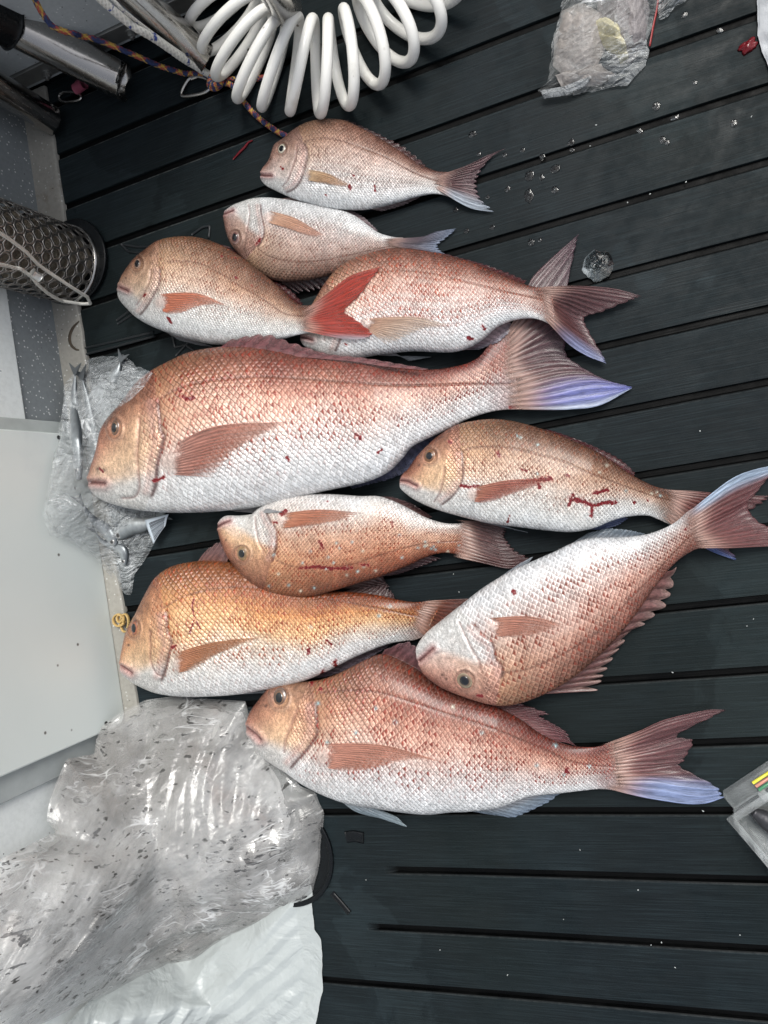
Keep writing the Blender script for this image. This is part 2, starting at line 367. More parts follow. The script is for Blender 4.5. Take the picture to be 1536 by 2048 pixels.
gx0 = {}
for q in ((772, 1735), (733, 1849)):
    p = U(*q); k = int(np.argmin([abs(y-p[1]) for y in gy])); gx0[k] = p[0]
ys = [-1.3]; 
for y in gy: ys += [y-.0080, y-.0070, y-.0048, y-.0030, y+.0040, y+.0052]
ys += [1.45]; ys = np.array(sorted(ys)); xs = np.unique(np.r_[np.linspace(XE, 1.0, 90), [v+d for v in gx0.values() for d in (-.004, .004, .02)]])
Xg, Yg = np.meshgrid(xs, ys, indexing='ij'); Zg = np.zeros_like(Xg); Wr = np.zeros_like(Xg); Gr = np.zeros_like(Xg)
for k, y in enumerate(gy):
    d = Yg-y; m = (d > -.0050) & (d < .0045)
    on = sst(gx0.get(k, -9)-.002, gx0.get(k, -9)+.012, Xg)
    Zg -= np.where(m, np.where(d < -.0035, .0012, .0050), 0)*on
    Gr += m*on*1.
    Wr += np.where((d < -.004) & (d > -.0075), .07, 0)*on+np.where((d < -.001) & (d > -.0075), .30, 0)*sst(-.35, -.7, Xg)*sst(.3, .6, y)
Yg = Yg+.0006*np.sin(Xg*9+Yg*3)
mk('deck', np.stack([Xg, Yg, Zg], -1).reshape(-1, 3), grid(len(xs), len(ys)), DECK, cols=np.stack([Wr.ravel(), Gr.ravel(), 0*Wr.ravel()], -1), smooth=False)['kind'] = 'structure'
dk = bpy.data.objects['deck']
# moulded spokes round two flush hatches in the mat
def spokes(lst, w=.0045, h=.003):
    parts = []
    for pts in lst:
        P = U(np.array(pts, float)[:, 0], np.array(pts, float)[:, 1], 0.0005); P = resamp(P, 14); v, f = tube(P, w/2, 8); v[:, 2] = np.clip(v[:, 2], -.001, h); parts.append((v, f))
    return join(parts)
RIB = simple('moulded_rubber', (.012, .015, .017), .45, 0, 60, .3, .3)
v, f = spokes([[(243, 489), (275, 494), (318, 493)], [(243, 489), (256, 503), (300, 508)], [(384, 470), (405, 455), (420, 452), (418, 476)], [(234, 641), (262, 620)], [(236, 648), (266, 628)],
               [(345, 668), (350, 695), (372, 690)], [(372, 690), (398, 708), (360, 714)], [(352, 712), (385, 676), (410, 690)], [(168, 697), (230, 683), (308, 664)], [(170, 709), (230, 694), (310, 672)]])
mk('moulded_rib', v, f, RIB, dk)
HC = U(570, 1703, 0)
def ringd(c, r0, r1, z0, z1, n=72):
    a = np.linspace(0, 2*np.pi, n, endpoint=False); V = []
    for r, z in ((r0, z0), (r0, z1), (r1, z1), (r1, z0)): V.append(np.stack([c[0]+r*np.cos(a), c[1]+r*np.sin(a), np.full(n, z)], -1))
    V = np.stack(V, 0); return V.reshape(-1, 3), [tuple(q) for q in grid(4, n, True, True)]
BLK = simple('black_plastic', (.004, .005, .006), .3, 0, 25, .3, .15, coat=.0, spec=.25)
hr = root('deck_hatch', (HC[0], HC[1], 0), 'round black hatch set in the deck beneath the edge of the large dirty bag', 'hatch')
v, f = ringd(HC, .078, .086, .0003, .006); mk('rim', v, f, BLK, hr, bev=.0015)
a = np.linspace(0, 2*np.pi, 72, endpoint=False); rr = np.array([0.0005, .03, .06, .0782])
mk('lid', np.stack([HC[0]+rr[:, None]*np.cos(a), HC[1]+rr[:, None]*np.sin(a), np.broadcast_to((.0012+.0005*np.sin(rr*200))[:, None], (4, 72))], -1).reshape(-1, 3), grid(4, 72, cv=True), BLK, hr)
v, f = spokes([[(664, 1786), (682, 1806), (699, 1826)]], .010, .0025); mk('finger_slot', v, f, BLK, hr)
v, f = spokes([[(692, 1674), (708, 1672), (728, 1676)]], .018, .0018); mk('finger_slot', v, f, BLK, hr)

# ------------------------------------------------------------------ hull side, flange, locker door
def speck_mat(name, c0, c1, spk, rust=0., rough=.55):
    m, nt, bs = newmat(name); co = objco(nt)
    c = mixc(nt, noise(nt, 9, co, 6, .65), c0, c1)
    c = mixc(nt, mrange(nt, noise(nt, 140, co, 2), .35, .75, 0, .25), c, np.array(c0)*.7)
    v = N_(nt, 'TexVoronoi'); v.inputs['Scale'].default_value = 170; L_(nt, co, v.inputs['Vector']); s = N_(nt, 'SeparateColor'); L_(nt, v.outputs['Color'], s.inputs[0])
    sp = mth(nt, 'MULTIPLY', mrange(nt, v.outputs['Distance'], .3, .16), mrange(nt, mth(nt, 'ADD', s.outputs[0], mth(nt, 'MULTIPLY', noise(nt, 14, co, 3), .5)), .98, 1.06))
    c = mixc(nt, mth(nt, 'MULTIPLY', sp, spk), c, (.75, .76, .75))
    if rust: c = mixc(nt, mrange(nt, noise(nt, 12, co, 7, .7), .58, .72, 0, rust), c, (.13, .085, .05))
    dk_ = mth(nt, 'MULTIPLY', mrange(nt, v.outputs['Distance'], .22, .12), mrange(nt, s.outputs[1], .93, .97)); c = mixc(nt, dk_, c, (.03, .03, .03))
    L_(nt, c, bs.inputs['Base Color']); bs.inputs['Roughness'].default_value = rough; bump(nt, bs, noise(nt, 220, co, 3), .3, .0006)
    return m
GREY = speck_mat('grey_fleck_paint', (.16, .18, .19), (.24, .26, .27), .8, .15)
FLG = speck_mat('worn_flange', (.22, .21, .19), (.36, .35, .31), .55, .7)
WHT = speck_mat('white_panel', (.66, .70, .69), (.74, .77, .77), .1, .0, .35)
def door_mat():
    m, nt, bs = newmat('milky_plastic_board'); co = objco(nt)
    c = mixc(nt, noise(nt, 3, co, 4), (.56, .61, .59), (.68, .72, .70))
    c = mixc(nt, mrange(nt, noise(nt, 6, co, 5), .6, .75, 0, .3), c, (.44, .48, .50))
    v = N_(nt, 'TexVoronoi'); v.inputs['Scale'].default_value = 26; L_(nt, co, v.inputs['Vector']); s = N_(nt, 'SeparateColor'); L_(nt, v.outputs['Color'], s.inputs[0])
    c = mixc(nt, mth(nt, 'MULTIPLY', mrange(nt, v.outputs['Distance'], .09, .04), mrange(nt, s.outputs[0], .8, .85)), c, (.12, .11, .1))
    L_(nt, c, bs.inputs['Base Color']); bs.inputs['Roughness'].default_value = .4; bs.inputs['Subsurface Weight'].default_value = .0
    bump(nt, bs, noise(nt, 70, co, 4), .12, .001); return m
BOARD = door_mat()
wz = UX(48, 840, XW)[2]                          # where the grey paint gives way to white
dz0 = .006; dy1 = UX(124, 866, XD)[1]; dy0 = UX(205, 1466, XD)[1]
wl = root('hull_side_wall', (XW, 0, 0), 'grey flecked hull side with white upper panel and worn flange along the deck', 'wall')
v, f = box(XW-.03, XW, -1.3, YB, -.02, wz); mk('lower_panel', v, f, GREY, wl, smooth=False, bev=.001)
v, f = box(XW-.03, XW+.004, -1.3, YB, wz, .80); mk('upper_panel', v, f, WHT, wl, smooth=False, bev=.0015)
ne = 160; yy = np.linspace(-1.3, YB, ne); wx = XE+.003*(vn(yy*30, yy*0, 3)-.5)+.002*(vn(yy*120, yy*0, 4)-.5)
pr = [(XW, .0075), (XW+.02, .0062), (-.006, .0058), (-.001, .0052), (0, .0042), (0, -.004)]
V = np.stack([np.stack([np.where(i < 2, x, wx+x), yy, np.full(ne, z)], -1) for i, (x, z) in enumerate(pr)], 0)
mk('flange', V.reshape(-1, 3), grid(len(pr), ne), FLG, wl)
# frame ledge under the door
v, f = box(XW+.004, XD-.012, dy0-.040, dy0-.0005, .012, .62); mk('door_frame', v, f, simple('frame_grey', (.34, .37, .37), .5), wl, smooth=False, bev=.002)
v, f = box(XW+.004, XD-.012, dy1+.0005, dy1+.022, .012, .62); mk('door_frame', v, f, simple('frame_pale', (.40, .43, .42), .5), wl, smooth=False, bev=.002)
dr = root('locker_door', (XD, (dy0+dy1)/2, 0), 'milky white plastic locker door with round corners and black screw holes', 'door')
rc = .02; pts = []
for cy, cz, a0 in ((dy1-rc, .62, 0), (dy1-rc, dz0+rc, -90), (dy0+rc, dz0+rc, -180), (dy0+rc, .62, -270)):
    for t in np.linspace(0, 90, 10):
        an = math.radians(a0-0+(t if False else -0)); 
        pts.append((cy, cz, a0, t))
outl = [(dy1, .62)]+[(dy1-rc+rc*math.cos(t), dz0+rc-rc*math.sin(t)) for t in np.linspace(0, math.pi/2, 10)]+[(dy0+rc-rc*math.sin(t), dz0+rc-rc*math.cos(t)) for t in np.linspace(0, math.pi/2, 10)]+[(dy0, .62)]
n = len(outl); V = [(XD-.014, y, z) for y, z in outl]+[(XD, y, z) for y, z in outl]
Fc = [tuple(range(n)), tuple(range(2*n-1, n-1, -1))]+[(i, i+n, (i+1) % n+n, (i+1) % n) for i in range(n)]
mk('panel', V, Fc, BOARD, dr, smooth=False, bev=.0025)
for q in ((117, 875), (212, 1447)):
    p = UX(*q, XD); a = np.linspace(0, 2*np.pi, 20, endpoint=False)
    V = [(XD+.0008, p[1]+.0035*np.cos(t), p[2]+.0035*np.sin(t)) for t in a]+[(XD-.002, p[1]+.0035*np.cos(t), p[2]+.0035*np.sin(t)) for t in a]
    mk('screw_hole', V, [tuple(range(20))]+[(i, (i+1) % 20, 20+(i+1) % 20, 20+i) for i in range(20)], BLK, dr)
p0 = UX(60, 1555, XW+.006); p1 = UX(104, 1530, XW+.006)
v, f = box(XW+.0045, XW+.0062, min(p0[1], p1[1])-.004, min(p0[1], p1[1])+.004, min(p0[2], p1[2]), max(p0[2], p1[2])); mk('dirt_streak', v, f, simple('grime', (.12, .10, .09), .7), wl, smooth=False)

# corner wall with the bolted channel
x1 = -.50
cw = root('locker_wall', (-.72, YB, 0), 'white flecked locker front with a bolted grey channel along its foot', 'wall')
LKW = speck_mat('locker_paint', (.40, .43, .44), (.50, .53, .54), .8, .1)
ALU = simple('brushed_channel', (.30, .30, .29), .38, .75, 40, .35, .3)
z0 = .012; 
v, f = box(XW, x1, YB, YB+.02, .055, .95); mk('panel', v, f, LKW, cw, smooth=False, bev=.001)
v, f = box(XW, x1, YB-.001, YB+.02, .014, .022); mk('panel_lip', v, f, LKW, cw, smooth=False, bev=.001)
v, f = box(XW, x1, YB-.004, YB+.02, .0225, .054); mk('channel', v, f, ALU, cw, smooth=False, bev=.001)
v, f = box(XW, x1+.0, YB+.003, YB+.03, -.003, .0135); mk('kick_plate', v, f, BLK, cw, smooth=False)
v, f = box(x1-.02, x1, YB+.02, YB+.5, .014, .95); mk('end_panel', v, f, simple('dark_end', (.05, .055, .06), .6), cw, smooth=False)
for q in ((93, 147), (262, 65), (300, 40)):
    p = UY(*q, YB-.004); a = np.linspace(0, 2*np.pi, 7)[:-1]
    parts = []
    for rr_, y_, y2, nn in ((.009, 0, -.0014, 20), (.0062, -.0014, -.0075, 6), (.003, -.0075, -.011, 12)):
        a = np.linspace(0, 2*np.pi, nn, endpoint=False)
        parts.append(([(p[0]+rr_*np.cos(t), YB-.004+y_, p[2]+rr_*np.sin(t)) for t in a]+[(p[0]+rr_*np.cos(t), YB-.004+y2, p[2]+rr_*np.sin(t)) for t in a], [tuple(range(nn, 2*nn))]+[(i, (i+1) % nn, nn+(i+1) % nn, nn+i) for i in range(nn)]))
    v, f = join(parts); mk('bolt', v, f, ALU, cw, smooth=False, bev=.0005)

# ------------------------------------------------------------------ stainless tubes
STEEL = simple('polished_steel', (.42, .40, .38), .12, 1., 8, .15, .05, .0003)
def steel2():
    m, nt, bs = newmat('scuffed_steel'); co = objco(nt)
    c = mixc(nt, noise(nt, 5, co, 5), (.30, .29, .28), (.52, .50, .47)); L_(nt, c, bs.inputs['Base Color']); bs.inputs['Metallic'].default_value = 1
    st = N_(nt, 'Mapping'); L_(nt, co, st.inputs[0]); st.inputs['Scale'].default_value = (40, 40, 4)
    L_(nt, mrange(nt, noise(nt, 9, st.outputs[0], 5), .3, .7, .12, .28), bs.inputs['Roughness']); bump(nt, bs, noise(nt, 30, co, 4), .15, .0006); return m
STEEL = steel2()
def rod(label, pe, ps, ze, zs, r, cap=False, cut=.6):
    a = U(*pe, ze); b = U(*ps, zs); C_ = resamp(np.array([a, b]), 30); R = root('rail_post', a, label, 'tube', 'polished steel posts of the corner')
    v, f = tube(C_, r, 40, cap=False); v = v.reshape(30, 40, 3); T = (C_[1]-C_[0])/np.linalg.norm(C_[1]-C_[0])
    e = v[0]-C_[0]; up = np.array([0.25, .2, 1.])/1.05; sh = (e @ (up-T*(up@T)))                        # slanted mouth
    v[0] = v[0]+T[None]*(sh*cut)[:, None]
    vi, _ = tube(C_, r-.0022, 40, cap=False); vi = vi.reshape(30, 40, 3); vi[0] = vi[0]+T[None]*(sh*cut)[:, None]
    V = np.concatenate([v[::-1], vi], 0); mk('tube_wall', V.reshape(-1, 3), grid(60, 40, cv=True), STEEL, R)
    if cap:
        q = C_[-1]-T*0; cc = resamp(np.array([C_[-6], C_[-1]+T*-.0]), 4); v, f = tube(cc, r+.004, 32); mk('rubber_cap', v, f, BLK, R, bev=.002)
    return R
rod('thick polished steel post with a slanted open end, middle one of the corner posts', (250, 165), (-30, 25), .02, .16, .0285, cut=.5)
rod('dark polished steel post at the photo edge, lowest of the corner posts', (108, 243), (-60, 140), .012, .16, .0235, cut=.5)
rod('polished steel post partly behind the white and blue line', (412, 118), (235, -40), .02, .16, .022, cut=.5)
rod('short wide steel post pointing up at the centre of the coiled hose', (575, 20), (490, -120), .05, .30, .022, cut=.5)
# black grip on the thick post's upper end
c0 = U(22, 50, .14); c1 = U(-60, 8, .2)
tag(mk('rubber_grip', *tube(resamp(np.array([c0, c1]), 8), .034, 32), BLK, bev=.003), 'black rubber grip on the upper end of the thick steel post, photo corner', 'grip')

# ------------------------------------------------------------------ coiled hose
HOSE = simple('white_hose', (.62, .61, .56), .28, 0, 18, .08, .1, .0006, coat=.35)
def hose_mat():
    m, nt, bs = newmat('white_hose_plastic'); co = objco(nt)
    c = mixc(nt, noise(nt, 8, co, 5), (.74, .73, .68), (.84, .83, .80))
    v = N_(nt, 'TexVoronoi'); v.inputs['Scale'].default_value = 60; L_(nt, co, v.inputs['Vector']); s = N_(nt, 'SeparateColor'); L_(nt, v.outputs['Color'], s.inputs[0])
    c = mixc(nt, mth(nt, 'MULTIPLY', mrange(nt, v.outputs['Distance'], .2, .08), mrange(nt, s.outputs[0], .88, .95)), c, (.08, .06, .04))
    c = mixc(nt, mrange(nt, noise(nt, 13, co, 6), .6, .75, 0, .5), c, (.36, .33, .26))
    L_(nt, c, bs.inputs['Base Color']); bs.inputs['Roughness'].default_value = .36; bs.inputs['Coat Weight'].default_value = .15; bump(nt, bs, noise(nt, 50, co, 4), .15, .0008); return m
HOSE = hose_mat()
hc = U(648, -112, .036); n = 3000
# centre line of the coil bends round hc; the loops lean with it
ph = np.linspace(math.radians(165), math.radians(372), n)
loops = (ph-ph[0])/math.radians(12.2)
Rm, rcx = .172, .060
er = np.stack([np.cos(ph), np.sin(ph), 0*ph], -1); th = loops*2*np.pi+1.2+.25*np.sin(loops*2.3)
wob = .004*np.sin(loops*1.7)
P = hc+er*(Rm+wob+rcx*np.cos(th))[:, None]; P[:, 2] = .009+.036+.036*np.sin(th); P[:, 0] += .018*np.sin(th)
tag(mk('coiled_hose', *tube(P, .0078, 14), HOSE), 'white coiled plastic hose looping across the top of the deck', 'hose')

# ------------------------------------------------------------------ ropes
def rope(name, pts, r, colf, label, zf=.006, twist=140, group=None, mat=None):
    P = np.array([U(q[0], q[1], q[2]) if len(q) > 2 else U(q[0], q[1], zf) for q in pts]); 
    L = np.linalg.norm(np.diff(P, axis=0), axis=1).sum(); n = int(L/.0011)
    C_ = np.column_stack([spl(P[:, :2], n), np.interp(np.linspace(0, 1, n), np.linspace(0, 1, len(P)), P[:, 2])]); ns = 20
    T, Nn, B = frames(C_); a = np.linspace(0, 2*np.pi, ns, endpoint=False)[None]; s = (np.linspace(0, L, n))[:, None]
    k1 = a*4/ (2*np.pi)+s*twist; k2 = a*4/(2*np.pi)-s*twist
    h = np.maximum(np.sin(k1*2*np.pi), np.sin(k2*2*np.pi)+.1)
    rr_ = r*(.9+.12*h); V = C_[:, None]+rr_[..., None]*(np.cos(a)[..., None]*Nn[:, None]+np.sin(a)[..., None]*B[:, None])
    cl = colf(np.floor(k1), np.floor(k2), np.sin(k1*2*np.pi) > np.sin(k2*2*np.pi), s+0*a)*(.7+.3*np.clip(h, 0, 1))[..., None]
    return tag(mk(name, V.reshape(-1, 3), grid(n, ns, cv=True), ROPE, cols=cl.reshape(-1, 3)), label, 'rope', group)
m, nt, bs = newmat('braided_rope'); a_ = N_(nt, 'Attribute', attribute_name='Col'); L_(nt, mixc(nt, noise(nt, 160, objco(nt)), a_.outputs['Color'], (.05, .04, .03)) if False else a_.outputs['Color'], bs.inputs['Base Color']); bs.inputs['Roughness'].default_value = .8; ROPE = m
bump(nt, bs, noise(nt, 900, objco(nt)), .5, .0005)
def multi(i, j, top, s):
    pal = np.array([(.02, .035, .12), (.50, .31, .06), (.34, .06, .05), (.02, .03, .09)])
    q = np.where(top, i, j+1).astype(int) % 4; return pal[q]
def whiteblue(i, j, top, s):
    base = np.array([.68, .67, .62]); b = np.array([.02, .05, .25]); u = (s/.034) % 1
    m_ = ((u < .2) & (((np.where(top, i, j)).astype(int) % 3) == 0))[..., None]; return np.where(m_, b, base)
rope('rope', [(60, -20, .23), (105, 40, .185), (165, 95, .13), (225, 124, .08), (262, 143, .03), (300, 150, .006), (360, 147, .006), (412, 150, .008), (432, 165, .009), (458, 168, .009), (478, 185, .006), (497, 215, .005), (525, 242, .005), (560, 266, .005), (590, 277, .005)], .0042, multi, 'blue, red and yellow braided rope running from the corner to the smallest fish')
rope('rope', [(440, 165, .008), (470, 158, .006), (510, 158, .005), (545, 150, .005)], .0038, multi, 'short end of multicoloured rope under the white coiled hose')
rope('rope', [(180, -20, .25), (235, 28, .21), (300, 77, .15), (360, 118, .08), (400, 142, .02), (425, 152, .008)], .0052, whiteblue, 'white line with blue flecks running down to the metal ring')
rope('rope', [(205, -20, .25), (262, 30, .20), (318, 80, .14), (366, 116, .07), (405, 138, .012), (425, 148, .01)], .0022, whiteblue, 'thin white line beside the thicker blue-flecked one')
# knot
def knot():
    parts = []; c = U(433, 166, .010)
    t = np.linspace(0, 2*np.pi*3, 260)
    return np.stack([c[0]+.010*np.sin(t)+.004*np.sin(2*t/3), c[1]+.008*np.cos(t*1.0+.4), c[2]+.004*np.sin(t*2/3)+.003], -1)
C_ = knot(); v, f = tube(C_, .0040, 14); v = np.array(v); idx = np.repeat(np.arange(len(C_)), 14); ang = np.tile(np.arange(14), len(C_))
tag(mk('rope_knot', v, f, ROPE, cols=multi(np.floor(ang/3.5+idx/3.), np.floor(ang/3.5-idx/3.), (idx//3+ang//4) % 2 == 0, 0)), 'knot of multicoloured rope tied at the metal ring', 'knot')
def ringtube(px, z, r, name, label, cat, mat=None, closed=True):
    P = U(np.array(px, float)[:, 0], np.array(px, float)[:, 1], z); P = resamp(P, 90); v, f = tube(P, r, 12); return tag(mk(name, v, f, mat or STEEL), label, cat)
ringtube(spl([(383, 158), (398, 154), (416, 160), (421, 174), (412, 184), (392, 190), (368, 193), (363, 187), (370, 170), (380, 157), (392, 154)], 120), .006, .0027, 'carabiner', 'silver carabiner clipped to the rope knot', 'carabiner')
ringtube(spl([(120, 188), (130, 184), (150, 186), (162, 192), (158, 200), (136, 204), (122, 202), (118, 193), (125, 186)], 120), .006, .0022, 'shackle', 'small dark shackle below the corner wall, pink tape beside it', 'shackle')
v, f = tube(resamp(np.array([U(152, 178, .008), U(168, 166, .012)]), 6), .009, 14); v = np.array(v); v += (np.random.RandomState(3).rand(*v.shape)-.5)*.002
tag(mk('tape', v, f, simple('pink_tape', (.28, .06, .10), .6)), 'scrap of pink tape beside the small shackle', 'tape')

# ------------------------------------------------------------------ perforated pot
PERF = simple('punched_steel', (.30, .28, .26), .3, .9, 14, .35, .2, .0006)
base = U(140, 532, .004); topc = base+np.array([-.018, -.004, 1.])*.42
ax = (topc-base); Lp = np.linalg.norm(ax); ax /= Lp; rp = .065
e1 = np.array([1, 0, 0.])-ax*ax[0]; e1 /= np.linalg.norm(e1); e2 = np.cross(ax, e1)
pr_ = root('perforated_pot', base, 'perforated stainless steel burley pot standing in a black dish against the hull side', 'pot')
ncol = 20; a_ = 2*np.pi*rp/ncol; row = a_*math.sqrt(3)/2; nrow = int(.34/row); V = []; Fq = []
for r_ in range(nrow):
    for c_ in range(ncol):
        u0 = (c_+.5*(r_ % 2))*a_; v0 = .022+r_*row; k = len(V); t = np.arange(12)*np.pi/6
        hexr = []
        for tt in t:
            q = (tt+np.pi/6) % (np.pi/3)-np.pi/6; rad = (a_/2)/math.cos(((tt) % (np.pi/3))-0 if False else (((tt+np.pi/6) % (np.pi/3))-np.pi/6))
            hexr.append(rad)
        for tt, rad in zip(t, hexr): V.append((u0+rad*math.cos(tt), v0+rad*math.sin(tt)))
        for tt in t: V.append((u0+a_*.34*math.cos(tt), v0+a_*.34*math.sin(tt)))
        Fq += [(k+i, k+(i+1) % 12, k+12+(i+1) % 12, k+12+i) for i in range(12)]
V = np.array(V); taper = rp
W = base+ax*V[:, 1:2]+taper*(np.cos(V[:, 0:1]/rp)*e1+np.sin(V[:, 0:1]/rp)*e2)
o = mk('mesh_wall', W, Fq, PERF, pr_, solid=.0009)
def cyl(c, axd, r0, r1, h0, h1, n=64):
    a = np.linspace(0, 2*np.pi, n, endpoint=False); V = []
    for r, h in ((r0, h0), (r0, h1), (r1, h1), (r1, h0)): V.append(c+axd*h+r*(np.cos(a)[:, None]*e1+np.sin(a)[:, None]*e2))
    return np.concatenate(V), [tuple(q) for q in grid(4, n, True, True)]
v, f = cyl(base, ax, rp-.001, rp+.0022, .0, .013); mk('bottom_band', v, f, STEEL, pr_)
tag(mk('pot_dish', *cyl(base+np.array([.012, .004, 0]), np.array([0, 0, 1.]), .0005, .071, -.0, .006), BLK, bev=.002), 'black rubber dish under the perforated pot', 'dish')
RS = np.random.RandomState(5); parts = []
BRM = simple('old_bait', (.20, .17, .13), .6, 0, 40, .6, .8, .004)
for i in range(1):
    th_ = np.linspace(0, 2*np.pi, 30, endpoint=False); hh = np.linspace(0, .20, 26)
    rad = (rp-.010)*(.75+.3*np.array([[vn(np.array(t*2.), np.array(h*60), 4) for t in th_] for h in hh])); rad[-1] *= .02; rad[-2] *= .6
    rad = np.minimum(rad, rp-.006)
    V = base+ax*(hh[:, None, None]+.006)+rad[..., None]*(np.cos(th_)[None, :, None]*e1+np.sin(th_)[None, :, None]*e2)
tag(mk('bait_mash', V.reshape(-1, 3), grid(26, 30, cv=True), BRM), 'brown grey bait mash inside the perforated pot', 'bait')
def cable(pts, r, parent=None, name='cable'):
    P = np.array(pts); n = 260; C_ = np.stack([np.interp(np.linspace(0, 1, n), np.linspace(0, 1, len(q_ := spl(P[:, :2], 400))), q_[:, i]) for i in (0, 1)]+[np.interp(np.linspace(0, 1, n), np.linspace(0, 1, len(P)), P[:, 2])], -1)
    T, Nn, B = frames(C_); parts = []; s = np.arange(n)
    for k in range(5):
        a = 2*np.pi*k/5+s*.33; parts.append(tube(C_+r*.55*(np.cos(a)[:, None]*Nn+np.sin(a)[:, None]*B), r*.5, 7))
    return join(parts)
WIRE = simple('wire_rope', (.62, .61, .56), .4, .3, 60, .3, .2)
wr_ = root('wire_loop', U(120, 590, .12), 'thin steel wire loop with a crimped sleeve hanging over the perforated pot', 'wire')
Q = lambda x, y, z: U(x, y, z)
v, f = cable([Q(-30, 448, .30), Q(10, 485, .25), Q(42, 520, .21), Q(72, 552, .18), Q(105, 585, .13), Q(140, 606, .07), Q(166, 611, .05), Q(175, 600, .06), Q(160, 582, .09), Q(130, 566, .13), Q(100, 556, .16), Q(72, 549, .185), Q(40, 540, .22), Q(0, 532, .26), Q(-30, 530, .29)], .0026)
mk('wire_strand', v, f, WIRE, wr_)
v, f = tube(resamp(np.array([Q(64, 545, .19), Q(80, 556, .178)]), 4), .0062, 14); mk('crimp_sleeve', v, f, simple('alloy_sleeve', (.6, .6, .58), .35, .8), wr_, bev=.001)

# rubber band
BAND = simple('rubber_band_tan', (.50, .34, .13), .5, 0, 50, .2, .2)
parts = []
for cx, cy, rx, ry, z, t0, t1 in ((238, 1240, 12, 13, .014, .3, 7.8), (240, 1237, 6, 8, .016, 0, 6.0), (250, 1245, 9, 19, .013, 1., 7.0)):
    t = np.linspace(t0, t1, 60); k = np.linspace(1, .8, 60); C_ = U(cx+rx*k*np.cos(t), cy+ry*k*np.sin(t), z+.001*np.sin(t*1.3)); v, f = tube(C_, .0016, 10); v = np.array(v).reshape(60, 10, 3); v[..., 2] = C_[:, None, 2]+(v[..., 2]-C_[:, None, 2])*2.2; parts.append((v.reshape(-1, 3), f))
v, f = join(parts); tag(mk('rubber_band', v, f, BAND), 'twisted tan rubber band on the flange by the golden fish', 'rubber band')
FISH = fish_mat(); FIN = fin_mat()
def eye_mat(name, stops, rough=.08):
    m, nt, bs = newmat(name); a = N_(nt, 'Attribute', attribute_name='Col'); L_(nt, a.outputs['Color'], bs.inputs['Base Color'])
    bs.inputs['Roughness'].default_value = rough; bs.inputs['Coat Weight'].default_value = 1; bs.inputs['Coat Roughness'].default_value = .03
    return m
EYE = eye_mat('eye_iris', None, .3); PUP = eye_mat('eye_pupil', None, .08)
K = .82                                          # photo brightness -> surface reflectance
def C(*c): return s2l(c)*K
BVHS = []                                        # bodies already lying there, for things that rest on them
def under(x, y, skip=None, top=.5):
    z = 0.0
    for nm, b in BVHS:
        if nm == skip: continue
        h = b.ray_cast(Vector((x, y, top)), Vector((0, 0, -1)))
        if h[0] is not None: z = max(z, h[0].z)
    return z
def mm(px_scale, P):                             # metres per photo pixel at point P
    return ((P-CAM) @ A)[2]/F

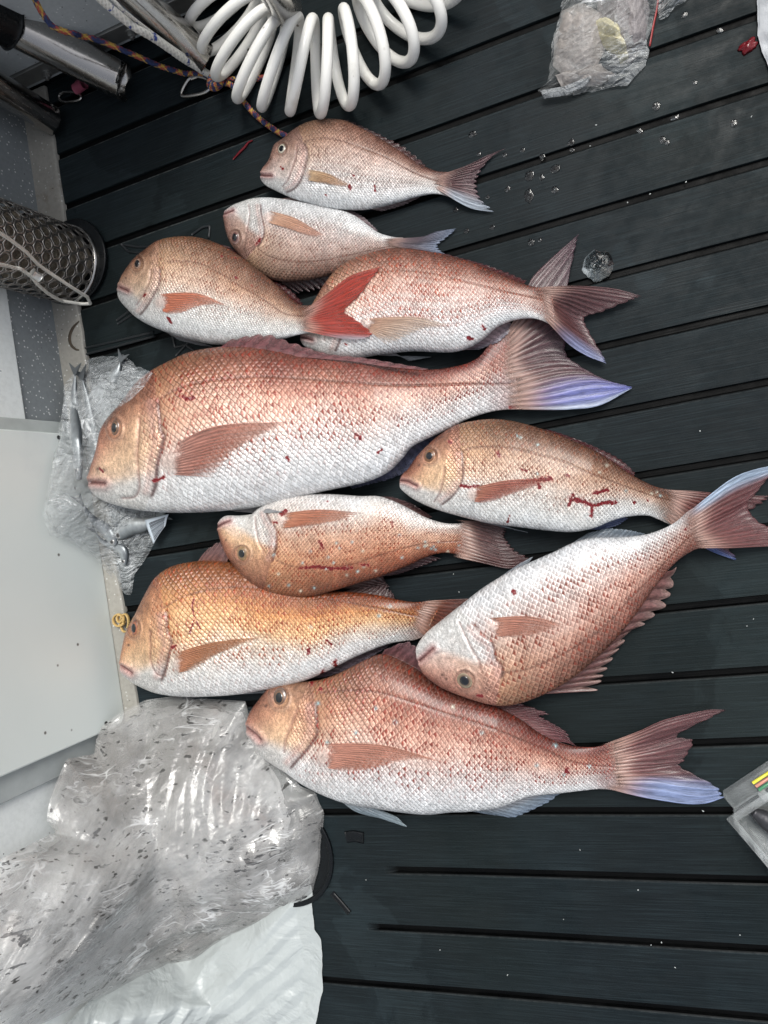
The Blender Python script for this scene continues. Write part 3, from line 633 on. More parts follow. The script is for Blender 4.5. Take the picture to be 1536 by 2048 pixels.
def fin(name, parent, net, zr, zt, col, nray=12, skip=None, own=None, lift=.0, rag=0., rib=.0006, alpha=(1, .72), na=None, nr=26, over=True, seed=0, ncol=None, solid=.0006, ext=5, fade=None):
    """net: rays (list of photo-pixel points from root to tip), in order across the fin"""
    net = [[np.array(q, float) for q in r] for r in net]
    for r_ in net:
        d_ = r_[1]-r_[0]; r_[0] = r_[0]-d_/np.linalg.norm(d_)*ext
    net = [spl(r, nr) if len(r) > 2 else resamp(r, nr) for r in net]
    na = na or max(40, nray*6)
    drape = next((q[1] for q in BVHS if q[0] == skip), None) if ext > 12 else None
    G = np.array(net); R = np.zeros((na, nr, 2))
    for j in range(nr): R[:, j] = spl(G[:, j], 0, idx=na) if len(G) > 2 else resamp(G[:, j], na)
    a = np.linspace(0, 1, na)[:, None]; r = np.linspace(0, 1, nr)[None]
    aw = a+.25/nray*(vn(a*nray*.7, r*3, seed)-.5)
    ph = np.abs(np.cos(np.pi*aw*nray)); ph2 = np.abs(np.cos(2*np.pi*aw*nray)); ph = ph*(1-sst(.35, .8, r))+(.35*ph+.65*ph2)*sst(.35, .8, r)
    if rag:
        e = 1-rag*(1-np.abs(np.cos(np.pi*a*nray)))**1.2-.35*rag*vn(a*nray, a*0, seed+3)
        rr = r*e
        for i in range(na):
            q = np.linspace(0, 1, nr); R[i] = np.stack([np.interp(rr[i], q, R[i, :, k]) for k in (0, 1)], -1)
    aa = np.broadcast_to(a, (na, nr)); rb = np.broadcast_to(r, (na, nr))
    if drape is not None:
        rp_ = G[:, 1].mean(0); q_ = U(rp_[0], rp_[1], zr+.006); h = drape.ray_cast(Vector((q_[0], q_[1], .5)), Vector((0, 0, -1)))
        if h[0] is not None: zr = max(zr, h[0].z*.9)
    z0 = np.full((na, nr), zr)+(zt-zr)*(rb**.8 if drape is None else sst(.15, 1, rb)**.8)
    P = U(R[..., 0], R[..., 1], z0)
    wob = .0012*(fbm(aa*5+seed, rb*2.5, seed, 3)-.5)*sst(0, .5, rb)*2
    for it in range(2):
        Z = P[..., 2].copy()
        for i in range(na):
            for j in range(nr):
                x, y = P[i, j, 0], P[i, j, 1]; z = z0[i, j]
                if own is not None:
                    h = own.ray_cast(Vector((x, y, .5)), Vector((0, 0, -1)))
                    z = (h[0].z if h[0] is not None else z0[i, j]) + .0012+lift*rb[i, j]
                    if h[0] is None: z = max(P[max(i-1, 0), j, 2]-.0, .004) if i else z0[i, j]
                if drape is not None and rb[i, j] < .6:
                    h = drape.ray_cast(Vector((x, y, .5)), Vector((0, 0, -1)))
                    if h[0] is not None: z = max(z, h[0].z+.0007)
                if over: z = max(z, under(x, y, skip)+.0018)
                Z[i, j] = z
        # relax so the membrane does not follow every bump
        for _ in range(3):
            Zs = Z.copy(); Zs[1:-1, 1:] = (Z[:-2, 1:]+2*Z[1:-1, 1:]+Z[2:, 1:])/4; Z = np.maximum(Zs, Z-.0005)
            Zs = Z.copy(); Zs[:, 1:-1] = (Z[:, :-2]+2*Z[:, 1:-1]+Z[:, 2:])/4; Z = np.maximum(Zs, Z-.0005)
        P = U(R[..., 0], R[..., 1], Z)
    P[..., 2] += rib*(ph**2)*(1-.6*rb)+wob
    cl = np.zeros((na, nr, 4)); c = np.array([s2l(q)*K*(1.15 if own is not None else .62) for q in col], float)    # root, middle, tip
    t = rb[..., None]
    base = np.where(t < .5, c[0]*(1-2*t)+c[1]*2*t, c[1]*(2-2*t)+c[2]*(2*t-1))
    if ext > 12: base = base+(C(196, 160, 146)-base)*(sst(.42, .12, rb)[..., None])*.75
    if ncol is not None: base = ncol(aa, rb, base)
    dark = 1-.34*(1-ph**.7)*np.ones_like(rb)+.14*(ph**4)
    n = fbm(aa*nray*1.3, rb*3, seed+9, 3)
    cl[..., :3] = base*(dark*(.75+.5*n))[..., None]
    al = alpha[0]+(alpha[1]-alpha[0])*rb
    if own is not None: al = al*sst(0.02, .20, rb+.09*vn(aa*9, rb, seed)-.05*np.sin(np.pi*aa))*(1-.55*sst(.72, 1, aa)*sst(.2, .7, rb))*(1-.5*sst(.9, 1, rb))
    if ext > 12: al = al*sst(.04, .26, rb+.14*(fbm(aa*22, rb*6, seed, 3)-.5))
    cl[..., 3] = np.clip(al-(1-ph)*.35*rb*(alpha[1] < .99), 0, 1)
    ray = np.stack([aa*nray, rb*6, np.full_like(aa, seed*3.1)], -1)
    return mk(name, P.reshape(-1, 3), grid(na, nr), FIN, parent, cl.reshape(-1, 4), {'ray': ray.reshape(-1, 3)}, solid=solid)

def fan(base, edge, m0=None, m1=None, n=7):
    """rays from a root line to a fin edge; m0, m1: middle points of the two outer rays"""
    b = resamp(base, n); e = resamp(edge, n) ; out = []
    for i in range(n):
        a = i/(n-1); mid = (b[i]+e[i])/2
        if m0 is not None: mid = mid+(np.array(m0)-(b[0]+e[0])/2)*(1-a)**3
        if m1 is not None: mid = mid+(np.array(m1)-(b[-1]+e[-1])/2)*a**3
        out.append([b[i], mid, e[i]])
    return out

def snapper(key, label, D, V, z, tk, eye, gill, preop, mouth, lateral, pal, pitch, blood=(), spots=0, knob=None, noz=None, seed=0, flip=False, red=(1., .8, .35, .0), tint=(190, 110, 85), headgold=0., eyecol=None, bands=0., scar=()):
    D = np.array(D, float); V = np.array(V, float)
    size = np.linalg.norm(D[0]-D[-1]); NU = int(np.clip(size*.62, 300, 640)); NW = int(np.clip(NU*.36, 110, 220)); NL = 18
    Dp = spl(D, 600); Vp = spl(V, 600)
    fr = np.linspace(0, 1, NU)**1.12            # denser at the head
    Dp = resamp(Dp, 0, fr); Vp = resamp(Vp, 0, fr)
    zq = np.interp(fr, *z) if isinstance(z, tuple) else np.full(NU, z)
    D3 = U(Dp[:, 0], Dp[:, 1], zq); V3 = U(Vp[:, 0], Vp[:, 1], zq)
    dep = np.linalg.norm(D3-V3, axis=1)
    ks = np.exp(-np.linspace(-2, 2, 31)**2); ks /= ks.sum()
    dsm = np.convolve(np.pad(dep, 15, mode='edge'), ks, 'valid')
    T = tk*dsm*(1.16-.2*sst(.25, .9, fr))
    T = np.minimum(T, .012+np.sqrt(np.clip(fr, 0, 1))*.16*dep.max()/.25*1.15)
    T *= 1-.84*sst(.84, 1., fr)
    T[0] *= .25
    mn = min(1, 1)
    w1 = np.linspace(0, np.pi, NW); w2 = np.linspace(np.pi, 2*np.pi, NL+2)[1:-1]; w = np.r_[w1, w2]
    c = (1-np.cos(w))/2; h = np.sign(np.sin(w))*np.abs(np.sin(w))**.86/2
    h = h*(1+.10*np.cos(w)*-1)                  # a little fuller towards the belly
    h = np.where(h < 0, h*.8, h)
    P = D3[:, None]*(1-c)[None, :, None]+V3[:, None]*c[None, :, None]
    P[..., 2] += T[:, None]*h[None]
    P[..., 2] = np.maximum(P[..., 2], .0012)
    # ---- authored detail, measured on the traced outline
    top = P[:, :NW].reshape(-1, 3); px = PX(top); n = len(px)
    uu = np.repeat(fr, NW); vv = np.tile(c[:NW], NU)
    S = dep.max()*F/((P[NU//3, NW//2]-CAM) @ A)[2]/200.      # size factor in pixels
    mpp = dep.max()/(200.*S)
    dz = np.zeros(n)
    g = spl(gill, 40); dg, sg, fg = dist_poly(px, g)
    sgn = np.sign(dist_poly(((Dp[-1]+Vp[-1])/2)[None], g)[1][0]); sd = dg*sg*sgn     # + behind the gill
    ends = sst(0, .06, fg)*sst(1, .94, fg)
    beh = sst(-1., 1., sd/S)
    dz += np.where(sd < 0, 1.3*np.exp(sd/(24*S))*sst(0, 5*S, -sd), -3.0*np.exp(-sd/(5*S))*sst(-.1, 2.5*S, sd))*ends*S*mpp
    p = spl(preop, 40); dp, sp, fp = dist_poly(px, p)
    sgp = np.sign(dist_poly(((Dp[-1]+Vp[-1])/2)[None], p)[1][0]); sdp = dp*sp*sgp
    dz += (-2.4*np.exp(-(dp/(2.0*S))**2)+1.3*np.exp(-np.abs(sdp+5*S)/(7*S)))*S*mpp
    mo = np.array(mouth, float); dm, sm, fm = dist_poly(px, mo)
    dz -= 4.2*np.exp(-(dm/(1.9*S))**2)*S*mpp*(1-.35*fm)
    dz += 2.6*np.exp(-((dm-6*S)/(3.2*S))**2)*S*mpp
    ex, ey, erx, ery = eye
    de = np.hypot((px[:, 0]-ex)/erx, (px[:, 1]-ey)/ery)
    dz += 2.0*np.exp(-((de-1.22)/.2)**2)*S*mpp - 2.0*sst(1.15, .7, de)*S*mpp
    la = spl(lateral, 90); dl, sl, fl = dist_poly(px, la)
    dz -= .8*np.exp(-(dl/(1.4*S))**2)*S*mpp*beh
    if knob:
        dk = np.hypot(px[:, 0]-knob[0], px[:, 1]-knob[1])/(knob[2]); dz += 3.2*np.exp(-dk**2*1.2)*S*mpp
    behind_pre = sst(-1, 1, sdp/S)
    # bony relief of the cheek and brow
    rel = fbm(px[:, 0]/(26*S)+seed, px[:, 1]/(26*S), seed, 4)-.5
    dz += rel*3.0*S*mpp*(1-beh)
    dz += (fbm(px[:, 0]/(75*S), px[:, 1]/(75*S), seed+4, 3)-.5)*3.2*S*mpp*sst(.02, .2, vv)*sst(.98, .8, vv)
    edge = np.sin(np.pi*np.clip(vv, 0, 1))**.5
    P[:, :NW, 2] += (dz*edge*sst(0, .01, uu)).reshape(NU, NW)
    # ---- colour
    stops = np.minimum(np.array([q[0] for q in pal])*1.17, 1.); cs = np.array([C(*q[1]) for q in pal])
    nz1 = fbm(px[:, 0]/(55*S), px[:, 1]/(38*S), seed+1, 4)-.5; nz2 = fbm(px[:, 0]/(14*S), px[:, 1]/(12*S), seed+2, 3)-.5; nz3 = fbm(px[:, 0]/(20*S)+40, px[:, 1]/(60*S), seed+31, 3)-.5
    cs[:4] *= np.array([1.04, .93, .90])
    v = np.clip(vv+.22*nz1+.05*nz2, 0, 1)
    col = np.stack([np.interp(v, stops, cs[:, k]) for k in range(3)], -1)
    bk = (sst(.42, .0, vv)**.8*(.6+.6*fbm(px[:, 0]/(40*S), px[:, 1]/(24*S), seed+15, 3)))[:, None]*.5; col = col*(1-bk)
    hs_ = np.array([C(*q) for q in (HEAD if not headgold else HEADG)])
    vh = np.clip(vv+.25*nz1, 0, 1)
    hc = np.stack([np.interp(vh, [0, .3, .55, .75, 1], hs_[:, k]) for k in range(3)], -1)
    if headgold != 0: hc = hc*abs(headgold)+(1-abs(headgold))*np.stack([np.interp(vh, stops, cs[:, k]) for k in range(3)], -1)
    mott = fbm(px[:, 0]/(9*S)+9, px[:, 1]/(9*S), seed+5, 4)
    hc = hc*(.68+.66*mott)[:, None]
    # white jaw and throat below the mouth, gilded cheek, dark brow
    j0, j1 = np.array(mouth[0], float), np.array(g[29], float); jl = dist_poly(px, np.array([j0, mouth[-1], j0*.3+j1*.7, j1]))
    vs = np.sign(dist_poly(V[len(V)//5][None], np.array([j0, mouth[-1], j0*.3+j1*.7, j1]))[1][0])
    jaw = sst(-8*S, 10*S, jl[0]*jl[1]*vs)*(.75+.4*mott)
    jaw = np.clip(jaw, 0, 1); hc = hc*(1-jaw)[:, None]+C(216, 216, 214)*jaw[:, None]
    pc = p[len(p)//2]; ck = (np.array([ex, ey])+pc)/2*.6+pc*.4; ax_ = (g[-1]-g[0])/np.linalg.norm(g[-1]-g[0]); rel2 = px-ck
    al_ = rel2 @ ax_; pe_ = rel2 @ np.array([-ax_[1], ax_[0]]); gk = np.exp(-(al_/(62*S))**2-(pe_/(30*S))**2)*(.35+.9*mott)*.6*(.3+.7*abs(headgold))*(1-jaw*.8)
    gk = np.clip(gk, 0, 1); hc = hc*(1-gk)[:, None]+C(228, 190, 148)*gk[:, None]
    ln_ = fbm(al_/(30*S)+7, pe_/(4*S), seed+41, 3)-.5; hc = hc*(1+.55*ln_*(1-jaw*.6))[:, None]
    hb = (1-beh)*.94
    col = col*(1-hb)[:, None]+hc*hb[:, None]
    # golden sheen behind the head
    gl = np.exp(-np.maximum(sd, 0)/(60*S))*beh*sst(.75, .4, vv)*.45
    col = col*(1-gl)[:, None]+C(214, 170, 120)*gl[:, None]
    # snout, lips
    lip = np.exp(-(dm/(8*S))**2)*.85; col = col*(1-lip)[:, None]+C(188, 140, 136)*lip[:, None]
    dk_ = np.exp(-(dm/(1.6*S))**2)*.8; col = col*(1-dk_)[:, None]+C(90, 50, 48)*dk_[:, None]
    # gill edge, cheek line, lateral line (dark lines along their grooves)
    ge = np.exp(-((sd-1.2*S)/(2.4*S))**2)*ends; col = col*(1-.9*ge)[:, None]+C(72, 38, 34)*(.9*ge)[:, None]
    gp = np.exp(-((sd+7*S)/(5*S))**2)*.45*ends; col = col*(1-gp)[:, None]+C(205, 160, 150)*gp[:, None]
    pe = np.exp(-(dp/(1.6*S))**2)*.6; col = col*(1-pe)[:, None]+C(128, 84, 78)*pe[:, None]
    le = np.exp(-(dl/(1.5*S))**2)*beh*(.55+.35*vn(fl*60, fl*0, seed)); col = col*(1-le)[:, None]+C(92, 58, 46)*le[:, None]
    er = np.exp(-((de-1.12)/.12)**2)*.6; col = col*(1-er)[:, None]+C(120, 85, 70)*er[:, None]
    er = np.exp(-((de-1.4)/.16)**2)*.12; col = col*(1-er)[:, None]+C(225, 200, 180)*er[:, None]
    col = col*(1+.35*nz3*(1-.5*sst(.4, .8, vv)))[:, None]
    if bands:                                    # faint lengthwise rows
        bb = (.5+.5*np.cos(vv*2*np.pi*13+nz1*2))*bands*beh*sst(.2, .35, vv)*sst(.9, .7, vv)
        col = col*(1-bb)[:, None]+s2l(tint)*K*bb[:, None]
    if knob:
        kk = np.exp(-dk**4)*.75; col = col*(1-kk)[:, None]+C(214, 190, 180)*kk[:, None]
    # root of the tail
    te = sst(.90, .985, uu); col = col*(1-te*.7)[:, None]+C(*pal[0][1])*(te*.7)[:, None]
    cx, cy = (Dp[-1]+Vp[-1])/2
    if noz:
        for q in noz:
            dn = np.hypot(px[:, 0]-q[0], px[:, 1]-q[1])/(2.2*S); kk = np.exp(-dn**2)*.85; col = col*(1-kk)[:, None]+C(50, 28, 26)*kk[:, None]
    rs = np.random.RandomState(seed+11)
    for _ in range(spots):
        i = rs.randint(n)
        if beh[i] < .9 or vv[i] > .62 or vv[i] < .05: continue
        d2 = (px[:, 0]-px[i, 0])**2+(px[:, 1]-px[i, 1])**2; kk = np.exp(-d2/(2.6*S)**2)*.85
        col = col*(1-kk)[:, None]+C(*[(190, 225, 225), (225, 225, 205), (160, 210, 215)][rs.randint(3)])*kk[:, None]
    bl = np.zeros(n)
    for q in blood:                              # smears of blood: polyline and width
        pts, wd = q; pts = np.array(pts, float)
        if len(pts) == 1: pts = np.vstack([pts, pts+[1.5, 1]])
        d, _, _f = dist_poly(px, pts); bl = np.maximum(bl, .86*sst(wd*2.2, 0, d+wd*2.4*(fbm(px[:, 0]/4., px[:, 1]/4., seed+21, 3)-.42)))
    # ---- scale coordinates
    s_ = np.r_[0, np.cumsum(np.linalg.norm(np.diff((D3+V3)/2, axis=0), axis=1))]
    rel_ = np.clip((dsm/dsm.max())**.45, .5, 1)
    ls = np.r_[0, np.cumsum(np.diff(s_)/rel_[1:])]
    sx = np.broadcast_to(ls[:, None]/pitch, (NU, len(w))); ty = (c[None]-.5)*(dsm**.55*dsm.max()**.45)[:, None]/pitch
    cheek = sst(0, 3, sdp/S)*(1-beh)*.55
    amp = np.maximum(beh*(.45+.55*sst(0, 45*S, sd)), cheek)*(.42+.58*sst(.98, .6, vv+.1*nz1))
    amp = amp*(1-.85*(np.exp(-dk**4) if knob else 0))
    amp = amp*(1-.5*sst(.93, 1., uu))
    def full(a, fill=0.):
        a = a.reshape(NU, NW, -1); b = np.repeat(a[:, -1:], NL, axis=1); return np.concatenate([a, b], 1).reshape(NU*len(w), -1)
    colF = full(col); ampF = full(amp)[:, 0]
    rr = 1.0*np.interp(vv+.2*nz1, [0, .35, .62, .9], red)*(.55+.9*fbm(px[:, 0]/(30*S), px[:, 1]/(22*S), seed+8, 3))*np.maximum(beh, .35)
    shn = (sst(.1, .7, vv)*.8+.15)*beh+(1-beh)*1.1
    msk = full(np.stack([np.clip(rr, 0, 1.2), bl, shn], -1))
    scl = np.stack([sx.ravel(), ty.ravel(), ampF], -1)
    tc_ = s2l(tint)*K; tc_ = tc_*1.; tn = np.broadcast_to(tc_, (len(scl), 3))
    Vx = P.reshape(-1, 3); Fc = grid(NU, len(w), cv=True)
    ctr = P[NU//2].mean(0); R = root('snapper', (ctr[0], ctr[1], max(P[..., 2].min(), 0)), label, 'fish', 'snapper laid out on the black deck')
    nv = len(Vx); Vx = np.vstack([Vx, P[-1].mean(0)[None]])
    tri = np.array([[(NU-1)*len(w)+j, (NU-1)*len(w)+(j+1) % len(w), nv, nv] for j in range(len(w))])
    Fl = [tuple(q) for q in Fc] + [tuple(q[:3]) for q in tri]
    ap = lambda a: np.vstack([a, a[-1:]])
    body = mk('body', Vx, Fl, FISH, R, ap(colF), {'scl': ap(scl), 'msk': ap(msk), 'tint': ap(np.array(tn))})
    st = 4; us = np.r_[np.arange(0, NU-1, st), NU-1]; ws = np.r_[np.arange(0, NW-1, st), NW-1, np.arange(NW, len(w), 4)]
    sub = P[us][:, ws]; own = BVHTree.FromPolygons(sub.reshape(-1, 3).tolist(), grid(len(us), len(ws), cv=True).tolist())
    # ---- eye
    p0 = U(ex, ey, T[int(NU*.12)]*.5+zq[int(NU*.12)])
    d = Vector((p0-CAM).tolist()).normalized(); hit = own.ray_cast(Vector(CAM.tolist()), d)
    hp = np.array(hit[0]); nn = hit[1] if hit[1].z > 0 else -hit[1]; nn = (nn*.5+Vector((0, 0, 1))*.5).normalized()
    def cap(name, k, hgt, off, cols, mat, par, ratio=1.):
        m_ = mm(1, hp); rad = np.linspace(0, 1, 16)[:, None]; an = np.linspace(0, 2*np.pi, 40, endpoint=False)[None]
        X_ = np.array(A[:, 0]); X_ = X_-np.array(nn)*(X_ @ np.array(nn)); X_ /= np.linalg.norm(X_); Y_ = np.cross(np.array(nn), X_)
        q = hp+(rad*np.cos(an)*erx*k*m_*ratio)[..., None]*X_+(rad*np.sin(an)*ery*k*m_)[..., None]*Y_+((off+hgt*np.sqrt(1.0001-rad**2*.97))*np.ones_like(an))[..., None]*np.array(nn)
        cc = np.array([s2l(x)*K for x in cols]); t = np.linspace(0, 1, len(cc)); r_ = np.broadcast_to(rad, (16, 40)).ravel()
        cl = np.stack([np.interp(r_, t, cc[:, i]) for i in range(3)], -1)*(.75+.5*vn(np.tile(np.arange(40)/3., 16), r_*5, seed))[:, None]
        return mk(name, q.reshape(-1, 3), grid(16, 40, cv=True), mat, par, cl)
    m_ = mm(1, hp); er_ = (erx+ery)/2*m_
    ir = cap('eye', 1.0, er_*.36, -er_*.12, eyecol or [(30, 22, 20), (60, 42, 30), (150, 110, 70), (188, 150, 100), (120, 84, 60), (84, 60, 48), (120, 95, 80), (60, 42, 38)], EYE, R)
    cap('pupil', .52, er_*.10, er_*.21, [(4, 6, 12), (4, 6, 12), (14, 14, 18)], PUP, ir)
    BVHS.append((key, own))
    return dict(root=R, own=own, key=key, T=T, zq=zq, fr=fr, D=Dp, V=Vp, S=S)
HEAD = [(110, 76, 66), (160, 124, 112), (200, 178, 170), (214, 204, 201), (224, 224, 223)]
HEADG = [(110, 62, 50), (166, 110, 86), (220, 180, 142), (222, 200, 184), (224, 224, 222)]
RED = [(120, 72, 62), (112, 58, 58), (104, 56, 60)]
# ------------------------------------------------------------------ the ten snapper
PINK_ = [(0, (138, 96, 88)), (.12, (162, 118, 104)), (.35, (186, 146, 130)), (.55, (208, 182, 172)), (.72, (214, 206, 204)), (1, (212, 214, 214))]
GOLD_ = [(0, (132, 84, 52)), (.14, (160, 104, 66)), (.35, (198, 148, 106)), (.52, (214, 182, 150)), (.7, (218, 208, 200)), (1, (215, 216, 216))]
CORAL_ = [(0, (136, 80, 76)), (.15, (168, 108, 96)), (.35, (192, 134, 116)), (.5, (206, 168, 152)), (.68, (214, 202, 198)), (1, (216, 218, 220))]
PALE_ = [(0, (150, 116, 104)), (.15, (178, 146, 132)), (.4, (200, 170, 158)), (.65, (212, 196, 192)), (1, (216, 216, 218))]
BRN_ = [(0, (118, 84, 68)), (.15, (150, 112, 90)), (.35, (182, 146, 122)), (.55, (208, 184, 168)), (.72, (216, 210, 204)), (1, (214, 216, 214))]
PINK = [(0, (104, 70, 62)), (.08, (150, 108, 96)), (.2, (200, 166, 150)), (.36, (218, 200, 190)), (.54, (223, 214, 209)), (.7, (224, 223, 222)), (1, (222, 225, 226))]
GOLD = [(0, (116, 60, 30)), (.1, (166, 98, 50)), (.24, (216, 158, 96)), (.4, (226, 194, 148)), (.56, (226, 214, 200)), (.7, (225, 225, 223)), (1, (222, 225, 226))]
CORAL = [(0, (106, 58, 52)), (.09, (150, 94, 84)), (.22, (202, 152, 132)), (.36, (220, 188, 172)), (.5, (225, 210, 203)), (.66, (225, 224, 223)), (1, (222, 225, 227))]
PALE = [(0, (130, 104, 94)), (.12, (176, 154, 142)), (.3, (210, 194, 186)), (.5, (220, 214, 211)), (.7, (224, 224, 224)), (1, (222, 225, 227))]
BRN = [(0, (92, 64, 52)), (.1, (142, 106, 84)), (.25, (196, 164, 138)), (.42, (219, 202, 186)), (.58, (224, 218, 211)), (.72, (224, 224, 221)), (1, (222, 225, 226))]
CDRY = [(120, 70, 62), (108, 58, 58), (100, 54, 60)]

# the biggest, lowest of the pile (its tail runs under another fish)
b = snapper('f5', 'biggest snapper of all, deep pink, snout on a bag of bait fish',
  [(182, 955), (184, 938), (190, 921), (200, 893), (207, 865), (213, 848), (226, 830), (251, 802), (281, 764), (309, 741), (346, 722), (387, 704), (437, 695), (498, 692), (560, 699), (621, 710), (703, 720), (739, 723), (778, 732), (830, 738), (870, 739), (905, 734), (934, 727), (958, 714), (975, 695), (997, 672), (1024, 652)],
  [(182, 962), (183, 978), (195, 993), (223, 1007), (272, 1019), (334, 1025), (400, 1025), (457, 1021), (527, 1013), (580, 1001), (642, 984), (700, 972), (739, 962), (775, 945), (803, 918), (822, 895), (850, 880), (876, 868), (903, 855), (934, 839), (973, 826), (1005, 820), (1040, 819)],
  ([0, .7, 1], [.05, .045, .02]), .40, (231, 856, 13, 18.5),
  [(312, 790), (316, 828), (319, 861), (325, 875), (319, 905), (313, 928), (311, 951), (308, 974), (297, 1000)],
  [(279, 836), (277, 881), (275, 911), (278, 951), (279, 978), (268, 994), (245, 996)], [(181, 965), (195, 966), (210, 967)],
  [(322, 797), (354, 779), (400, 765), (457, 756), (539, 753), (621, 759), (703, 765), (785, 770), (860, 770), (940, 768), (1036, 769)],
  CORAL, .0100, blood=[([(357, 778), (362, 782)], 3), ([(366, 795), (378, 799), (385, 795)], 4), ([(309, 962), (322, 957), (327, 955)], 3), ([(712, 868), (720, 874)], 5), ([(573, 915), (577, 920)], 3), ([(200, 935), (208, 944)], 2), ([(755, 905), (762, 899)], 2.5), ([(1020, 815), (1040, 812)], 3), ([(455, 745), (460, 750)], 1.5)],
  knob=(348, 922, 24), noz=[(210, 940), (197, 938)], seed=1, red=(.7, 1.05, .7, .08), tint=(146, 52, 34), headgold=.8, eyecol=None)
f5 = b
fin('tail_fin', b['root'], ext=44, net=[[(1022, 650), (1045, 610), (1062, 560), (1100, 520), (1158, 468)], [(1026, 668), (1060, 630), (1095, 585), (1125, 540), (1150, 500)], [(1034, 690), (1075, 662), (1105, 640), (1128, 610), (1134, 580)], [(1040, 712), (1070, 700), (1095, 692), (1115, 690), (1132, 695)], [(1043, 735), (1075, 728), (1100, 724), (1125, 722), (1150, 724)], [(1045, 765), (1090, 752), (1130, 745), (1170, 745), (1212, 760)], [(1044, 795), (1090, 788), (1140, 778), (1195, 770), (1262, 773)], [(1040, 819), (1090, 820), (1140, 819), (1200, 811), (1264, 776)]], zr=.016, zt=.006, col=[(150, 100, 88), (112, 72, 76), (104, 70, 84)], nray=17, skip='f5', rag=.03, rib=.0012, over=False, seed=2,
    ncol=lambda a, r, c: c*(1-(m := (sst(.72, .9, a)*sst(.15, .6, r))[..., None]))+(s2l((120, 128, 205))*K*.8)*m*1.0*(1-(e := (sst(.93, 1, a)*.8)[..., None]))+(s2l((190, 205, 225))*K*.8)*m*e)
fin('pectoral_fin', b['root'], fan([(343, 893), (352, 950)], [(578, 843), (545, 862), (505, 880), (470, 902), (450, 925), (440, 945), (430, 955)], (430, 853)), .06, .06, [(176, 132, 120), (168, 108, 92), (178, 118, 96)], nray=13, own=b['own'], skip='f5', rib=.0014, seed=3, alpha=(.88, .38), rag=.04)
fin('anal_fin', b['root'], fan([(876, 868), (822, 895), (803, 918), (775, 945), (700, 972)], [(888, 869), (856, 902), (828, 932), (800, 953), (705, 978)]), .022, .008, [(120, 112, 130), (112, 116, 150), (150, 155, 185)], nray=13, skip='f5', rag=.06, seed=5, over=False)

# pale fish, belly up the picture
b = snapper('f2', 'small pale snapper, belly up the photo, just below the smallest one',
  [(448, 426), (447, 437), (449, 448), (454, 468), (462, 487), (479, 510), (502, 533), (528, 551), (557, 562), (593, 563), (632, 558), (671, 547), (723, 527), (772, 508), (806, 497)],
  [(450, 422), (466, 411), (488, 403), (511, 397), (541, 396), (576, 400), (615, 407), (658, 416), (690, 423), (713, 433), (736, 450), (759, 466), (788, 474), (806, 475)],
  ([0, 1], [.026, .014]), .33, (471, 475, 11, 14),
  [(520, 405), (521, 425), (525, 445), (527, 468), (520, 485), (512, 495)], [(497, 409), (499, 425), (497, 445), (494, 462)], [(448, 428), (458, 424), (466, 421)],
  [(515, 496), (537, 512), (576, 522), (625, 523), (690, 512), (739, 501), (804, 487)],
  PALE, .0058, blood=[([(512, 490), (521, 477)], 2.2)], knob=(537, 435, 11), seed=12, red=(.45, .6, .4, .1), tint=(146, 88, 72), headgold=0.0, eyecol=[(40, 25, 35), (70, 45, 50), (120, 85, 80), (110, 72, 66), (95, 60, 55), (160, 130, 120), (90, 60, 55)])
fin('tail_fin', b['root'], ext=44, net=[[(804, 476), (840, 474), (875, 463), (914, 457)], [(807, 482), (835, 483), (865, 478), (906, 466)], [(808, 488), (830, 490), (850, 492), (878, 492)], [(806, 496), (830, 500), (860, 504), (895, 512)]], zr=.013, zt=.004, col=[(150, 120, 118), (122, 104, 116), (160, 176, 205)], nray=12, skip='f2', rag=.06, over=False, seed=21)
fin('pectoral_fin', b['root'], fan([(543, 423), (541, 446)], [(640, 466), (655, 474), (640, 476), (618, 472), (596, 464)], (590, 436)), .03, .03, [(205, 165, 140), (200, 150, 122), (196, 140, 118)], nray=9, own=b['own'], skip='f2', seed=22, alpha=(.88, .38), rag=.07)
fin('dorsal_fin', b['root'], fan([(560, 563), (632, 560), (690, 540)], [(600, 588), (640, 582), (690, 556)]), .012, .006, [(120, 88, 84), (96, 70, 72), (90, 64, 70)], nray=9, skip='f2', rag=.4, over=False, seed=23)
fin('anal_fin', b['root'], fan([(684, 421), (713, 433), (752, 463)], [(705, 421), (730, 435), (756, 461)]), .014, .008, [(170, 140, 138), (150, 125, 130), (165, 150, 155)], nray=9, skip='f2', rag=.1, over=False, seed=24)
fin('pelvic_fin', b['root'], fan([(560, 398), (600, 404)], [(600, 393), (612, 395), (640, 412), (667, 428)]), .02, .018, [(200, 160, 145), (190, 165, 160), (205, 195, 195)], nray=7, skip='f2', over=True, seed=25)

